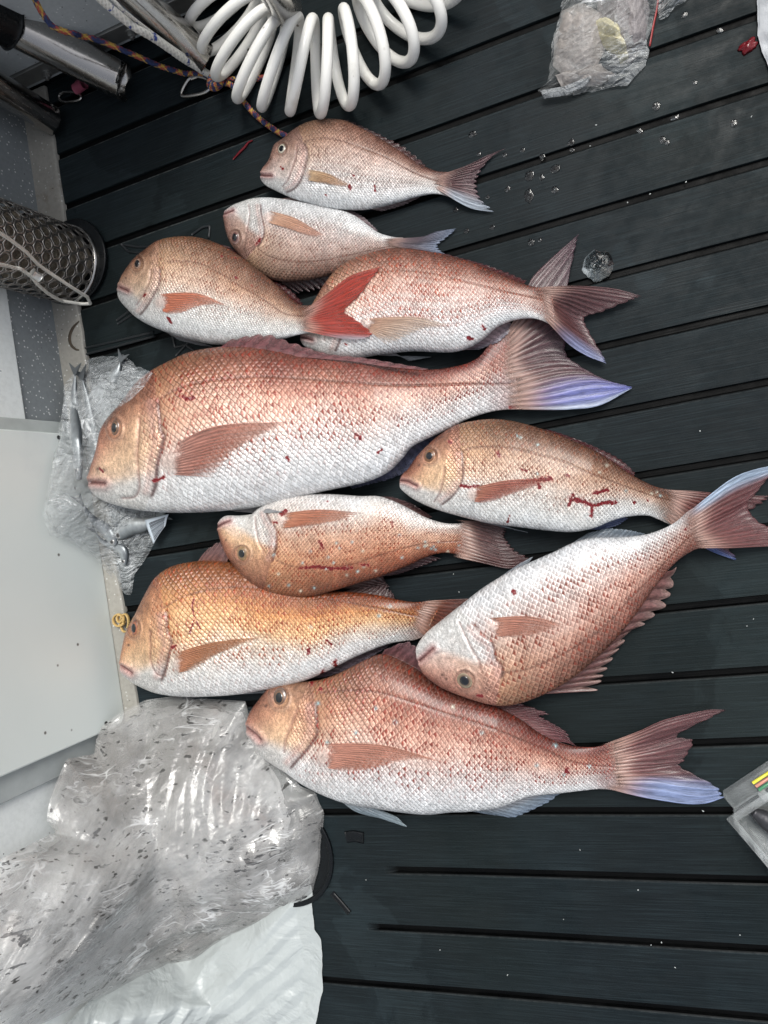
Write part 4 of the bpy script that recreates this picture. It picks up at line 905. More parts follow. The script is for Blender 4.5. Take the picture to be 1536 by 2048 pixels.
b = snapper('f1', 'smallest snapper, silvery, at the top of the pile just below the white coiled hose',
  [(524, 343), (527, 334), (536, 324), (542, 313), (547, 299), (553, 287), (570, 276), (591, 259), (616, 246), (651, 239), (690, 242), (728, 259), (767, 281), (806, 306), (838, 327), (873, 342), (900, 344)],
  [(522, 352), (523, 361), (533, 372), (548, 380), (563, 387), (588, 398), (620, 408), (658, 417), (711, 420), (746, 417), (799, 404), (837, 393), (873, 388), (907, 396)],
  ([0, 1], [.027, .012]), .34, (564, 298, 10.5, 12),
  [(607, 283), (613, 300), (612, 320), (607, 340), (600, 360), (588, 376), (568, 386)], [(594, 292), (592, 315), (583, 340), (576, 360), (565, 373)], [(521, 350), (531, 352), (543, 352)],
  [(607, 283), (641, 276), (676, 280), (718, 293), (767, 312), (809, 335), (845, 352), (895, 368)],
  PINK, .0056, blood=[([(562, 334), (566, 338)], 2), ([(698, 371), (701, 378)], 3), ([(748, 370), (751, 382)], 2), ([(650, 390), (654, 392)], 2), ([(706, 350)], 2)], knob=(617, 350, 8), noz=[(541, 318)], seed=31, red=(.5, .6, .45, .05), tint=(124, 80, 66), headgold=0., bands=.28, eyecol=[(20, 20, 25), (25, 22, 25), (190, 185, 165), (215, 210, 190), (120, 105, 90), (80, 65, 55)])
fin('tail_fin', b['root'], ext=44, net=[[(898, 344), (935, 331), (975, 311), (1013, 297)], [(902, 350), (930, 340), (960, 333), (988, 309)], [(905, 358), (922, 354), (940, 350), (962, 345)], [(907, 368), (925, 368), (940, 368), (954, 371)], [(908, 380), (925, 386), (945, 393), (966, 400)], [(900, 394), (928, 411), (960, 421), (990, 424)]], zr=.011, zt=.004, col=[(140, 96, 88), (112, 74, 76), (118, 84, 92)], nray=13, skip='f1', rag=.10, over=False, seed=32,
    ncol=lambda a, r, c: c*(1-(m := (sst(.72, .95, a)*sst(.1, .5, r))[..., None]))+(s2l((168, 180, 195))*K*.8)*m)
fin('pectoral_fin', b['root'], fan([(615, 339), (622, 362)], [(700, 369), (702, 373), (692, 374), (675, 372), (655, 368)], (655, 347)), .03, .03, [(205, 175, 140), (190, 150, 112), (186, 140, 105)], nray=8, own=b['own'], skip='f1', seed=33, alpha=(.88, .38), rag=.07)
fin('dorsal_fin', b['root'], fan([(668, 240), (728, 260), (790, 296), (850, 333)], [(700, 240), (748, 263), (815, 296), (853, 330)]), .018, .012, [(112, 76, 72), (94, 60, 60), (84, 54, 56)], nray=13, skip='f1', rag=.3, over=False, seed=34)
fin('anal_fin', b['root'], fan([(740, 418), (799, 404), (836, 394)], [(765, 423), (808, 411), (840, 395)]), .014, .006, [(170, 150, 148), (150, 130, 130), (140, 120, 122)], nray=9, skip='f1', rag=.1, over=False, seed=35)

# the fish whose head is hidden by the red tail
b = snapper('f4', 'pink striped snapper with its face hidden under a red tail, pale tan breast fin',
  [(601, 672), (606, 655), (613, 637), (624, 612), (638, 589), (650, 570), (673, 542), (706, 519), (743, 505), (784, 497), (830, 499), (886, 509), (941, 524), (988, 544), (1034, 563), (1071, 574), (1103, 575)],
  [(601, 677), (608, 691), (632, 704), (659, 713), (706, 718), (752, 711), (821, 703), (886, 705), (914, 703), (941, 694), (969, 676), (992, 656), (1020, 643), (1052, 637), (1080, 640), (1112, 655)],
  ([0, .2, .75, 1], [.034, .034, .036, .042]), .36, (650, 610, 10, 13),
  [(668, 600), (680, 630), (682, 655), (678, 680), (668, 706)], [(640, 620), (650, 650), (648, 680)], [(601, 674), (612, 676), (624, 680)],
  [(700, 560), (756, 545), (821, 542), (877, 549), (941, 565), (1006, 582), (1089, 600)],
  PINK, .0066, blood=[([(966, 652), (969, 657)], 3.2), ([(936, 677), (944, 678)], 3.6), ([(690, 687), (693, 689)], 2), ([(800, 530)], 2)], knob=(733, 648, 11), seed=41, red=(.7, .9, .7, .06), tint=(170, 76, 48), headgold=.4, bands=.30)
f4 = b
fin('tail_fin', b['root'], ext=44, net=[[(1099, 574), (1150, 572), (1225, 577), (1285, 593)], [(1106, 582), (1150, 583), (1200, 592), (1262, 601)], [(1112, 594), (1140, 600), (1172, 612), (1205, 624)], [(1115, 610), (1130, 618), (1148, 628), (1170, 635)], [(1116, 628), (1135, 642), (1155, 655), (1178, 662)], [(1114, 644), (1145, 670), (1175, 692), (1207, 712)], [(1106, 655), (1135, 686), (1175, 712), (1213, 727)]], zr=.045, zt=.012, col=[(150, 104, 92), (120, 76, 76), (118, 78, 82)], nray=15, skip='f4', rag=.03, over=True, seed=42, rib=.0009,
    ncol=lambda a, r, c: c*(1-(m := (sst(.75, .95, a)*sst(.2, .7, r))[..., None]))+(s2l((160, 168, 210))*K*.8)*m)
fin('pectoral_fin', b['root'], fan([(737, 637), (740, 663)], [(904, 652), (885, 655), (860, 656), (835, 664), (805, 680), (775, 690)], (830, 634)), .04, .04, [(196, 152, 128), (202, 172, 150), (208, 188, 172)], nray=13, own=b['own'], skip='f4', seed=43, alpha=(.88, .38), rib=.001, rag=.07)
fin('dorsal_fin', b['root'], fan([(860, 504), (941, 525), (1048, 567)], [(890, 507), (983, 532), (1053, 560)]), .026, .016, RED, nray=13, skip='f4', rag=.25, over=False, seed=44)
fin('anal_fin', b['root'], fan([(925, 700), (969, 676), (1020, 645)], [(960, 699), (1000, 683), (1030, 656)]), .03, .02, [(160, 130, 132), (140, 115, 124), (170, 165, 180)], nray=9, skip='f4', rag=.06, over=True, seed=45)
fin('pelvic_fin', b['root'], fan([(742, 710), (790, 706)], [(863, 714), (845, 717), (830, 720), (818, 722)]), .02, .012, [(200, 195, 195), (180, 185, 190), (195, 205, 212)], nray=7, skip='f4', over=True, seed=46, alpha=(1, .85))

b = snapper('f3', 'stout brownish snapper with a bright red tail draped over its neighbour',
  [(240, 569), (244, 555), (253, 541), (267, 523), (280, 510), (293, 500), (322, 481), (358, 474), (395, 475), (431, 485), (468, 504), (504, 530), (537, 556), (566, 581), (592, 605), (614, 611), (634, 605)],
  [(238, 576), (237, 588), (242, 602), (256, 618), (278, 638), (311, 656), (358, 673), (395, 683), (428, 689), (475, 688), (530, 683), (562, 679), (592, 671), (612, 667), (632, 666)],
  ([0, .6, 1], [.034, .036, .058]), .37, (276, 528, 11, 14),
  [(318, 532), (318, 550), (316, 570), (306, 589), (291, 614), (276, 632)], [(302, 540), (300, 560), (290, 582), (272, 610)], [(238, 574), (247, 578), (256, 582)],
  [(333, 523), (366, 522), (402, 528), (446, 550), (483, 574), (522, 596), (548, 614), (570, 628), (595, 632), (617, 631)],
  BRN, .0060, blood=[([(335, 636), (342, 645)], 2.6), ([(291, 589), (289, 592)], 2.6), ([(472, 554)], 2.4), ([(503, 571)], 2), ([(443, 512)], 2), ([(470, 515)], 2)], knob=(322, 605, 13), noz=[(252, 556)], seed=51, red=(.7, .75, .5, .04), tint=(140, 74, 48), headgold=-.35, eyecol=[(15, 18, 28), (30, 30, 40), (110, 85, 75), (165, 135, 115), (110, 75, 60), (90, 60, 50)])
REDT = [(190, 104, 84), (205, 66, 48), (212, 70, 50)]
fin('tail_fin', b['root'], ext=44, net=[[(630, 605), (660, 583), (700, 552), (763, 533)], [(634, 614), (668, 596), (705, 575), (748, 553)], [(637, 624), (665, 614), (695, 603), (722, 588)], [(638, 634), (655, 630), (672, 626), (690, 621)], [(638, 644), (660, 642), (685, 640), (712, 638)], [(637, 656), (665, 660), (705, 662), (745, 666)], [(632, 667), (665, 674), (700, 679), (733, 677)]], zr=.062, zt=.062, col=REDT, nray=14, skip='f3', rag=.03, over=True, seed=52, rib=.001,
    ncol=lambda a, r, c: c*(1-(m := (sst(.86, 1, a)*sst(.3, .8, r))[..., None]))+(s2l((205, 190, 200))*K*.8)*m)
fin('pectoral_fin', b['root'], fan([(324, 588), (330, 624)], [(464, 616), (440, 610), (410, 610), (385, 618), (372, 625), (345, 629)], (395, 587)), .05, .05, [(196, 116, 88), (200, 118, 88), (204, 132, 104)], nray=12, own=b['own'], skip='f3', seed=53, alpha=(.88, .38), rib=.0009, rag=.07)
fin('dorsal_fin', b['root'], fan([(440, 489), (504, 531), (552, 570), (603, 610)], [(460, 494), (530, 541), (582, 578), (607, 607)]), .022, .012, [(112, 62, 58), (98, 46, 48), (90, 44, 48)], nray=15, skip='f3', rag=.18, over=False, seed=54)
fin('pelvic_fin', b['root'], fan([(330, 663), (395, 684)], [(360, 681), (400, 691), (425, 693)]), .012, .005, [(190, 180, 178), (180, 178, 182), (190, 192, 198)], nray=6, skip='f3', over=False, seed=55)

b = snapper('f6', 'golden-faced snapper with a branching blood smear on its flank',
  [(802, 953), (808, 945), (817, 937), (834, 913), (854, 892), (878, 871), (913, 850), (952, 841), (992, 838), (1036, 844), (1085, 858), (1134, 876), (1183, 898), (1223, 922), (1257, 946), (1297, 967), (1325, 977), (1362, 981)],
  [(800, 968), (803, 979), (829, 999), (868, 1017), (918, 1032), (977, 1046), (1036, 1054), (1095, 1061), (1144, 1064), (1188, 1056), (1223, 1042), (1252, 1034), (1292, 1031), (1315, 1038), (1345, 1052)],
  ([0, .7, 1], [.036, .034, .014]), .38, (860, 912, 14, 14.5),
  [(922, 900), (924, 925), (925, 948), (919, 970), (903, 992), (878, 1012)], [(890, 935), (886, 960), (880, 985), (868, 1004)], [(801, 961), (815, 963), (833, 972)],
  [(923, 903), (952, 894), (1001, 894), (1050, 902), (1124, 922), (1174, 944), (1247, 971), (1297, 989), (1352, 1004)],
  BRN, .0062, blood=[([(922, 972), (938, 974), (955, 972)], 3), ([(960, 985), (985, 975), (1020, 968), (1060, 962), (1103, 958)], 4.5), ([(1072, 960), (1080, 975)], 3), ([(1140, 998), (1160, 1000), (1185, 1012), (1182, 1030)], 4.5), ([(1185, 1012), (1205, 1006), (1230, 1004)], 3.5), ([(1145, 990), (1137, 1012)], 3), ([(1188, 985), (1215, 981)], 3.5), ([(996, 905), (998, 912)], 4), ([(1020, 1030), (1015, 1045)], 1.8), ([(1042, 938), (1055, 943)], 2), ([(1360, 1005), (1364, 1010)], 6), ([(1268, 1005)], 2.5), ([(1294, 1000)], 2.5), ([(898, 882)], 4), ([(1135, 950)], 3)],
  knob=(948, 990, 13), noz=[(838, 930)], seed=61, spots=70, red=(.6, .75, .5, .03), tint=(140, 76, 50), headgold=.95, eyecol=[(50, 35, 30), (60, 42, 35), (185, 150, 105), (150, 105, 70), (110, 72, 45), (135, 95, 60), (90, 60, 45)])
fin('tail_fin', b['root'], ext=44, net=[[(1358, 981), (1390, 982), (1425, 986), (1480, 990), (1545, 992)], [(1366, 990), (1400, 995), (1430, 1000), (1480, 1006), (1520, 1012)], [(1370, 1005), (1395, 1015), (1420, 1025), (1440, 1035), (1462, 1045)], [(1368, 1025), (1390, 1040), (1410, 1055), (1430, 1065), (1448, 1080)], [(1362, 1040), (1390, 1060), (1415, 1080), (1440, 1100), (1474, 1116)], [(1348, 1052), (1375, 1072), (1400, 1090), (1430, 1106), (1470, 1120)]], zr=.013, zt=.005, col=[(140, 84, 72), (128, 74, 72), (124, 70, 72)], nray=13, skip='f6', rag=.05, over=False, seed=62,
    ncol=lambda a, r, c: c*(1-(m := (sst(.7, .9, a)*sst(.3, .8, r))[..., None]))+(s2l((110, 135, 205))*K*.8)*m)
fin('pectoral_fin', b['root'], fan([(951, 974), (953, 1004)], [(1105, 959), (1080, 972), (1045, 982), (1015, 992), (990, 1002), (970, 1007)], (1020, 960)), .05, .05, [(178, 120, 98), (160, 92, 76), (164, 90, 72)], nray=11, own=b['own'], skip='f6', seed=63, alpha=(.88, .38), rib=.001, rag=.07)
fin('dorsal_fin', b['root'], fan([(1085, 859), (1134, 877), (1183, 899), (1223, 923), (1268, 951)], [(1100, 860), (1150, 876), (1205, 899), (1240, 916), (1270, 945)]), .022, .014, [(104, 52, 50), (96, 36, 40), (88, 34, 38)], nray=15, skip='f6', rag=.15, over=False, seed=64)
fin('anal_fin', b['root'], fan([(1180, 1059), (1223, 1042), (1250, 1035)], [(1210, 1060), (1240, 1049), (1256, 1037)]), .014, .006, [(120, 128, 160), (110, 125, 175), (130, 145, 190)], nray=9, skip='f6', rag=.08, over=False, seed=65)
fin('pelvic_fin', b['root'], fan([(965, 1044), (1010, 1051)], [(1056, 1065), (1045, 1062), (1030, 1060)]), .014, .02, [(190, 190, 192), (180, 190, 200), (195, 205, 215)], nray=6, skip='f6', over=False, seed=66)

b = snapper('f8', 'golden orange snapper with a humped forehead, eye beside the rubber band',
  [(243, 1326), (244, 1308), (248, 1290), (258, 1256), (277, 1222), (296, 1185), (316, 1153), (344, 1133), (387, 1123), (434, 1121), (496, 1132), (563, 1158), (610, 1176), (658, 1182), (705, 1184), (753, 1190), (800, 1200), (829, 1204), (860, 1202), (886, 1200)],
  [(244, 1340), (247, 1350), (262, 1361), (282, 1372), (320, 1386), (373, 1392), (434, 1391), (491, 1386), (553, 1375), (610, 1361), (658, 1341), (700, 1319), (734, 1304), (777, 1288), (810, 1282), (830, 1280), (850, 1272)],
  ([0, .7, 1], [.038, .036, .02]), .37, (270, 1256, 12.5, 17),
  [(328, 1218), (332, 1240), (333, 1262), (341, 1284), (336, 1310), (330, 1335), (320, 1366)], [(302, 1262), (301, 1290), (301, 1322), (312, 1345), (322, 1352)], [(243, 1333), (252, 1338), (263, 1346)],
  [(327, 1216), (350, 1202), (373, 1191), (434, 1177), (496, 1174), (562, 1182), (658, 1198), (753, 1216), (848, 1236)],
  GOLD, .0088, blood=[([(388, 1195), (384, 1215), (389, 1235), (380, 1265)], 1.8), ([(389, 1235), (400, 1258)], 1.4), ([(617, 1298), (618, 1306)], 3.5), ([(669, 1323), (671, 1330)], 5), ([(648, 1346), (652, 1352), (640, 1358)], 6), ([(652, 1280), (662, 1288)], 2), ([(329, 1232)], 2.5), ([(344, 1296), (352, 1290)], 2.5)],
  knob=(362, 1330, 15), noz=[(257, 1290)], seed=71, spots=10, red=(.8, 1.1, .7, .12), tint=(160, 68, 28), headgold=.75, eyecol=[(30, 25, 30), (50, 35, 30), (150, 90, 65), (165, 100, 70), (120, 70, 50), (90, 60, 55)])
f8 = b
fin('tail_fin', b['root'], ext=44, net=fan([(884, 1200), (852, 1274)], [(965, 1196), (945, 1230), (925, 1260), (930, 1300), (915, 1330)]), zr=.016, zt=.006, col=[(168, 108, 72), (140, 84, 72), (125, 78, 72)], nray=12, skip='f8', over=False, seed=72)
fin('pectoral_fin', b['root'], fan([(350, 1306), (362, 1344)], [(540, 1273), (510, 1279), (475, 1293), (440, 1306), (410, 1325), (392, 1338)], (430, 1284)), .06, .06, [(186, 128, 98), (168, 112, 78), (176, 118, 80)], nray=12, own=b['own'], skip='f8', seed=73, alpha=(.88, .38), rib=.0012, rag=.07)
fin('dorsal_fin', b['root'], [[(396, 1123), (405, 1110), (418, 1096)], [(410, 1122), (424, 1106), (442, 1080)], [(430, 1121), (440, 1106), (452, 1084)], [(455, 1122), (458, 1112), (462, 1100)]], .03, .03, [(150, 100, 88), (140, 100, 98), (145, 110, 108)], nray=5, skip='f8', rag=.12, over=True, seed=74, alpha=(1, .8))
fin('dorsal_fin', b['root'], fan([(690, 1183), (740, 1189), (790, 1198)], [(735, 1168), (775, 1172), (786, 1186)]), .02, .012, [(110, 72, 62), (92, 60, 60), (88, 58, 60)], nray=9, skip='f8', rag=.25, over=False, seed=75)
fin('anal_fin', b['root'], fan([(620, 1358), (700, 1319), (777, 1288)], [(652, 1354), (712, 1335), (785, 1287)]), .018, .01, [(150, 128, 128), (132, 112, 122), (150, 140, 155)], nray=11, skip='f8', rag=.08, over=False, seed=76)
fin('pelvic_fin', b['root'], fan([(440, 1390), (500, 1386)], [(530, 1386), (540, 1382), (545, 1380)]), .014, .006, [(210, 212, 215), (200, 205, 212), (205, 212, 220)], nray=6, skip='f8', over=False, seed=77)

b = snapper('f7', 'spotted orange snapper lying back-down the photo across the golden humped one',
  [(437, 1058), (438, 1068), (442, 1082), (452, 1106), (467, 1129), (488, 1152), (510, 1171), (540, 1185), (579, 1192), (622, 1192), (665, 1182), (712, 1168), (755, 1155), (790, 1142), (828, 1126), (850, 1115), (884, 1106), (918, 1109), (944, 1120)],
  [(437, 1047), (443, 1037), (455, 1031), (478, 1031), (506, 1027), (523, 1014), (549, 1001), (583, 991), (635, 988), (678, 989), (721, 992), (755, 992), (785, 1001), (820, 1018), (850, 1034), (884, 1045), (914, 1047), (950, 1042)],
  ([0, .55, 1], [.052, .046, .014]), .35, (485, 1107, 14, 15),
  [(527, 1016), (538, 1040), (550, 1062), (551, 1089), (546, 1110), (541, 1128)], [(510, 1034), (512, 1060), (518, 1085), (528, 1105)], [(436, 1053), (448, 1046), (459, 1042)],
  [(553, 1121), (583, 1132), (635, 1136), (699, 1130), (764, 1109), (828, 1091), (871, 1085), (930, 1082)],
  [(0, (128, 72, 52)), (.12, (176, 112, 82)), (.3, (214, 160, 126)), (.52, (224, 192, 168)), (.7, (223, 215, 208)), (1, (222, 222, 222))], .0062,
  blood=[([(601, 1137), (620, 1134), (643, 1134), (662, 1137), (704, 1136)], 3.2), ([(722, 1129), (738, 1130)], 3), ([(639, 1083), (646, 1095)], 4), ([(562, 1028), (574, 1022)], 4), ([(548, 1044), (555, 1046)], 3), ([(785, 1045), (784, 1055)], 2), ([(653, 1001)], 2.5), ([(957, 1078)], 4)],
  knob=(563, 1040, 10), noz=[(452, 1080)], seed=81, spots=120, red=(.7, .9, .8, .15), tint=(156, 70, 42), headgold=.9, eyecol=[(20, 22, 30), (60, 55, 60), (180, 155, 110), (120, 95, 70), (150, 120, 80), (100, 75, 60)])
fin('tail_fin', b['root'], ext=44, net=[[(948, 1042), (968, 1043), (987, 1047), (1014, 1060)], [(955, 1052), (975, 1057), (992, 1064), (1010, 1072)], [(957, 1070), (975, 1076), (995, 1084), (1018, 1085)], [(955, 1090), (985, 1100), (1010, 1106), (1036, 1103)], [(950, 1106), (985, 1117), (1020, 1124), (1063, 1119)], [(942, 1121), (978, 1129), (1015, 1137), (1054, 1131)]], zr=.013, zt=.005, col=[(150, 92, 68), (110, 70, 68), (108, 68, 70)], nray=13, skip='f7', rag=.06, over=False, seed=82)
fin('pectoral_fin', b['root'], fan([(570, 1026), (567, 1056)], [(728, 1026), (705, 1035), (675, 1043), (640, 1049), (613, 1053)], (640, 1019)), .07, .07, [(190, 130, 102), (180, 112, 84), (190, 124, 94)], nray=11, own=b['own'], skip='f7', seed=83, alpha=(.88, .38), rib=.001, rag=.07)
fin('dorsal_fin', b['root'], fan([(760, 1153), (828, 1126), (862, 1111)], [(800, 1148), (841, 1134), (884, 1118)]), .018, .01, [(112, 74, 68), (94, 60, 64), (90, 58, 62)], nray=9, skip='f7', rag=.2, over=False, seed=84)
fin('dorsal_fin', b['root'], fan([(690, 1176), (730, 1164), (765, 1152)], [(781, 1184), (784, 1176), (772, 1164)]), .018, .008, [(112, 78, 70), (96, 66, 66), (96, 66, 68)], nray=6, skip='f7', rag=.3, over=False, seed=85)
fin('anal_fin', b['root'], fan([(755, 993), (800, 1008), (858, 1036)], [(785, 994), (826, 1007), (865, 1034)]), .018, .008, [(130, 94, 88), (110, 78, 78), (120, 88, 90)], nray=9, skip='f7', rag=.06, over=False, seed=86)

b = snapper('f10', 'lowest snapper in the photo, gill slit open, snout at the large dirty bag',
  [(494, 1447), (497, 1432), (505, 1416), (520, 1397), (536, 1378), (552, 1369), (572, 1365), (613, 1363), (642, 1359), (674, 1348), (706, 1332), (738, 1316), (762, 1308), (787, 1314), (823, 1332), (863, 1357), (904, 1381), (964, 1402), (1005, 1419), (1045, 1441), (1075, 1463), (1115, 1483), (1154, 1493), (1197, 1493), (1228, 1481)],
  [(496, 1462), (499, 1474), (509, 1488), (532, 1514), (561, 1534), (577, 1543), (617, 1570), (662, 1591), (706, 1605), (762, 1614), (823, 1623), (863, 1626), (904, 1622), (939, 1621), (998, 1614), (1037, 1600), (1066, 1591), (1119, 1586), (1173, 1580), (1205, 1578), (1238, 1582)],
  ([0, .7, 1], [.038, .038, .02]), .39, (560, 1395, 16, 19.5),
  [(628, 1400), (630, 1430), (632, 1453), (629, 1474), (605, 1506), (590, 1522), (576, 1540)], [(596, 1418), (588, 1438), (580, 1458), (572, 1480), (568, 1504)], [(494, 1456), (508, 1466), (521, 1479)],
  [(642, 1385), (702, 1381), (762, 1386), (823, 1405), (884, 1425), (984, 1457), (1085, 1497), (1150, 1525), (1245, 1537)],
  CORAL, .0084, blood=[([(1134, 1538), (1134, 1548)], 3.6), ([(1239, 1543), (1252, 1551)], 2.4), ([(640, 1378)], 4), ([(622, 1366)], 3)], knob=(648, 1512, 17), noz=[(532, 1412)], seed=91, spots=26, red=(.8, 1., .8, .08), tint=(148, 56, 40), headgold=.85)
f10 = b
fin('tail_fin', b['root'], ext=44, net=[[(1226, 1481), (1271, 1465), (1322, 1442), (1369, 1429), (1420, 1419), (1452, 1420)], [(1236, 1489), (1280, 1474), (1320, 1458), (1360, 1446), (1400, 1436), (1436, 1428)], [(1248, 1500), (1280, 1492), (1305, 1486), (1330, 1478), (1345, 1472), (1355, 1470)], [(1255, 1512), (1285, 1506), (1315, 1499), (1340, 1492), (1365, 1486), (1388, 1481)], [(1259, 1528), (1285, 1526), (1310, 1525), (1330, 1523), (1350, 1521), (1370, 1519)], [(1259, 1545), (1285, 1543), (1305, 1541), (1325, 1538), (1345, 1535), (1362, 1533)], [(1254, 1562), (1290, 1562), (1320, 1563), (1350, 1566), (1390, 1570), (1432, 1572)], [(1236, 1582), (1275, 1592), (1320, 1600), (1370, 1607), (1412, 1606), (1450, 1594)]], zr=.017, zt=.005, col=[(170, 112, 98), (138, 88, 88), (124, 80, 84)], nray=17, skip='f10', rag=.03, over=False, seed=92, rib=.0009, na=150,
    ncol=lambda a, r, c: c*(1-(m := (sst(.76, .9, a)*sst(.1, .55, r))[..., None]))+(s2l((152, 170, 216))*K*.8)*m)
fin('pectoral_fin', b['root'], fan([(650, 1487), (659, 1536)], [(892, 1526), (860, 1519), (820, 1521), (783, 1529), (740, 1541), (690, 1543)], (765, 1490)), .06, .06, [(196, 140, 122), (182, 124, 104), (192, 124, 98)], nray=14, own=b['own'], skip='f10', seed=93, alpha=(.88, .38), rib=.0013, rag=.07)
fin('dorsal_fin', b['root'], [[(762, 1312), (765, 1306), (770, 1299)], [(785, 1318), (798, 1302), (815, 1282)], [(810, 1330), (822, 1312), (838, 1296)], [(838, 1345), (850, 1330), (862, 1315)], [(858, 1356), (866, 1340), (880, 1325)]], .03, .04, [(150, 104, 100), (128, 84, 88), (138, 98, 102)], nray=7, skip='f10', rag=.12, over=True, seed=94, alpha=(1, .88))
fin('dorsal_fin', b['root'], [[(985, 1411), (1015, 1408), (1044, 1408)], [(1005, 1419), (1040, 1420), (1099, 1427)], [(1030, 1432), (1055, 1430), (1080, 1432)], [(1044, 1441), (1070, 1440), (1108, 1447)], [(1058, 1450), (1095, 1452), (1134, 1464)], [(1078, 1464), (1115, 1468), (1144, 1482)], [(1112, 1482), (1135, 1486), (1154, 1493)]], .024, .012, [(140, 76, 76), (124, 66, 72), (130, 82, 88)], nray=15, skip='f10', rag=.12, over=False, seed=95)
fin('anal_fin', b['root'], fan([(925, 1619), (998, 1613), (1060, 1592)], [(975, 1628), (1033, 1636), (1068, 1619), (1099, 1604), (1120, 1588)]), .018, .006, [(200, 195, 195), (170, 185, 200), (160, 180, 205)], nray=11, skip='f10', rag=.06, over=False, seed=96)
fin('pelvic_fin', b['root'], fan([(672, 1592), (712, 1604)], [(762, 1637), (817, 1655), (800, 1646), (812, 1641), (780, 1628), (745, 1612)], (710, 1622)), .02, .006, [(205, 205, 205), (170, 188, 200), (185, 205, 215)], nray=7, skip='f10', rag=.0, over=False, seed=97)

b = snapper('f9', 'slanting snapper with raised spiny back fin, mouth open, tail at the photo edge',
  [(842, 1330), (846, 1345), (857, 1357), (886, 1376), (925, 1392), (963, 1404), (1001, 1411), (1040, 1406), (1087, 1389), (1135, 1363), (1183, 1326), (1231, 1279), (1270, 1231), (1303, 1184), (1336, 1141), (1365, 1114), (1394, 1098), (1425, 1095)],
  [(838, 1316), (833, 1304), (835, 1290), (853, 1265), (886, 1238), (925, 1207), (968, 1174), (1016, 1145), (1068, 1121), (1111, 1102), (1145, 1086), (1183, 1076), (1231, 1075), (1279, 1071), (1317, 1061), (1351, 1044), (1375, 1023), (1392, 1014)],
  ([0, .25, .8, 1], [.066, .062, .03, .034]), .36, (930, 1360, 18, 18),
  [(940, 1243), (960, 1268), (984, 1288), (990, 1317), (1004, 1337), (1001, 1360)], [(918, 1244), (930, 1270), (944, 1298), (958, 1322), (962, 1340)], [(838, 1322), (852, 1310), (866, 1297)],
  [(1006, 1346), (1063, 1336), (1135, 1303), (1207, 1255), (1255, 1203), (1303, 1155), (1345, 1108), (1390, 1062)],
  [(0, (118, 78, 68)), (.1, (164, 118, 104)), (.28, (208, 172, 156)), (.48, (220, 204, 196)), (.68, (223, 220, 218)), (1, (213, 216, 219))], .0078,
  blood=[([(1026, 1182), (1028, 1188)], 3.6), ([(1370, 1058)], 2.5), ([(955, 1390), (965, 1394)], 3)], knob=(988, 1252, 15), noz=[(893, 1358), (884, 1350)], seed=101, spots=0, red=(.7, .95, .9, .1), tint=(144, 64, 44), headgold=-.15, eyecol=[(8, 10, 14), (20, 20, 24), (150, 130, 95), (92, 70, 52), (120, 104, 84), (150, 138, 112), (70, 54, 48)])
fin('tail_fin', b['root'], ext=44, net=[[(1388, 1016), (1423, 987), (1466, 956), (1509, 939), (1575, 926)], [(1398, 1026), (1432, 1003), (1470, 980), (1505, 965), (1545, 948)], [(1406, 1040), (1440, 1022), (1470, 1008), (1495, 996), (1516, 982)], [(1412, 1055), (1440, 1042), (1465, 1030), (1480, 1020), (1495, 1011)], [(1418, 1070), (1450, 1062), (1475, 1054), (1500, 1048), (1522, 1046)], [(1421, 1084), (1460, 1080), (1500, 1075), (1540, 1070), (1575, 1064)], [(1422, 1096), (1460, 1096), (1505, 1094), (1545, 1092), (1600, 1088)]], zr=.04, zt=.012, col=[(165, 116, 104), (140, 82, 80), (130, 72, 76)], nray=16, skip='f9', rag=.02, over=True, seed=102, rib=.001,
    ncol=lambda a, r, c: c*(1-(m := (sst(.22, .06, a)*sst(.05, .3, r))[..., None]))+(s2l((175, 195, 220))*K*.8)*m)
fin('pectoral_fin', b['root'], fan([(984, 1236), (997, 1272)], [(1135, 1251), (1118, 1257), (1095, 1264), (1070, 1270), (1045, 1273)], (1058, 1233)), .08, .08, [(180, 126, 106), (168, 108, 88), (178, 118, 96)], nray=11, own=b['own'], skip='f9', seed=103, alpha=(.88, .38), rib=.001, rag=.07)
_sp = [((1096, 1387), (1150, 1384), (1197, 1381)), ((1118, 1374), (1165, 1367), (1207, 1362)), ((1140, 1361), (1180, 1355), (1212, 1351)), ((1158, 1348), (1192, 1342), (1222, 1336)), ((1176, 1333), (1204, 1326), (1227, 1317)), ((1194, 1316), (1220, 1308), (1238, 1298)), ((1212, 1298), (1232, 1291), (1249, 1283)), ((1230, 1280), (1248, 1270), (1265, 1259)), ((1248, 1259), (1270, 1254), (1290, 1249)), ((1266, 1236), (1290, 1233), (1313, 1233)), ((1283, 1212), (1308, 1212), (1332, 1213)), ((1300, 1188), (1322, 1189), (1342, 1190)), ((1316, 1167), (1332, 1168), (1347, 1170)), ((1335, 1143), (1345, 1140), (1353, 1134))]
fin('dorsal_fin', b['root'], [list(q) for q in _sp], .03, .014, [(150, 100, 94), (142, 96, 92), (172, 140, 132)], nray=13, skip='f9', rag=.36, over=False, seed=104, na=160, alpha=(1, .95), nr=32, rib=.0012)
fin('anal_fin', b['root'], fan([(1145, 1086), (1190, 1076), (1240, 1075), (1285, 1070)], [(1178, 1065), (1217, 1056), (1255, 1059), (1290, 1067)]), .026, .014, [(170, 172, 178), (140, 152, 165), (150, 165, 180)], nray=12, skip='f9', rag=.06, over=True, seed=105)
fin('pelvic_fin', b['root'], fan([(968, 1176), (1012, 1148)], [(1020, 1140), (1045, 1124), (1067, 1113), (1052, 1132)]), .045, .03, [(190, 192, 195), (168, 178, 188), (190, 200, 212)], nray=6, skip='f9', over=True, seed=106)
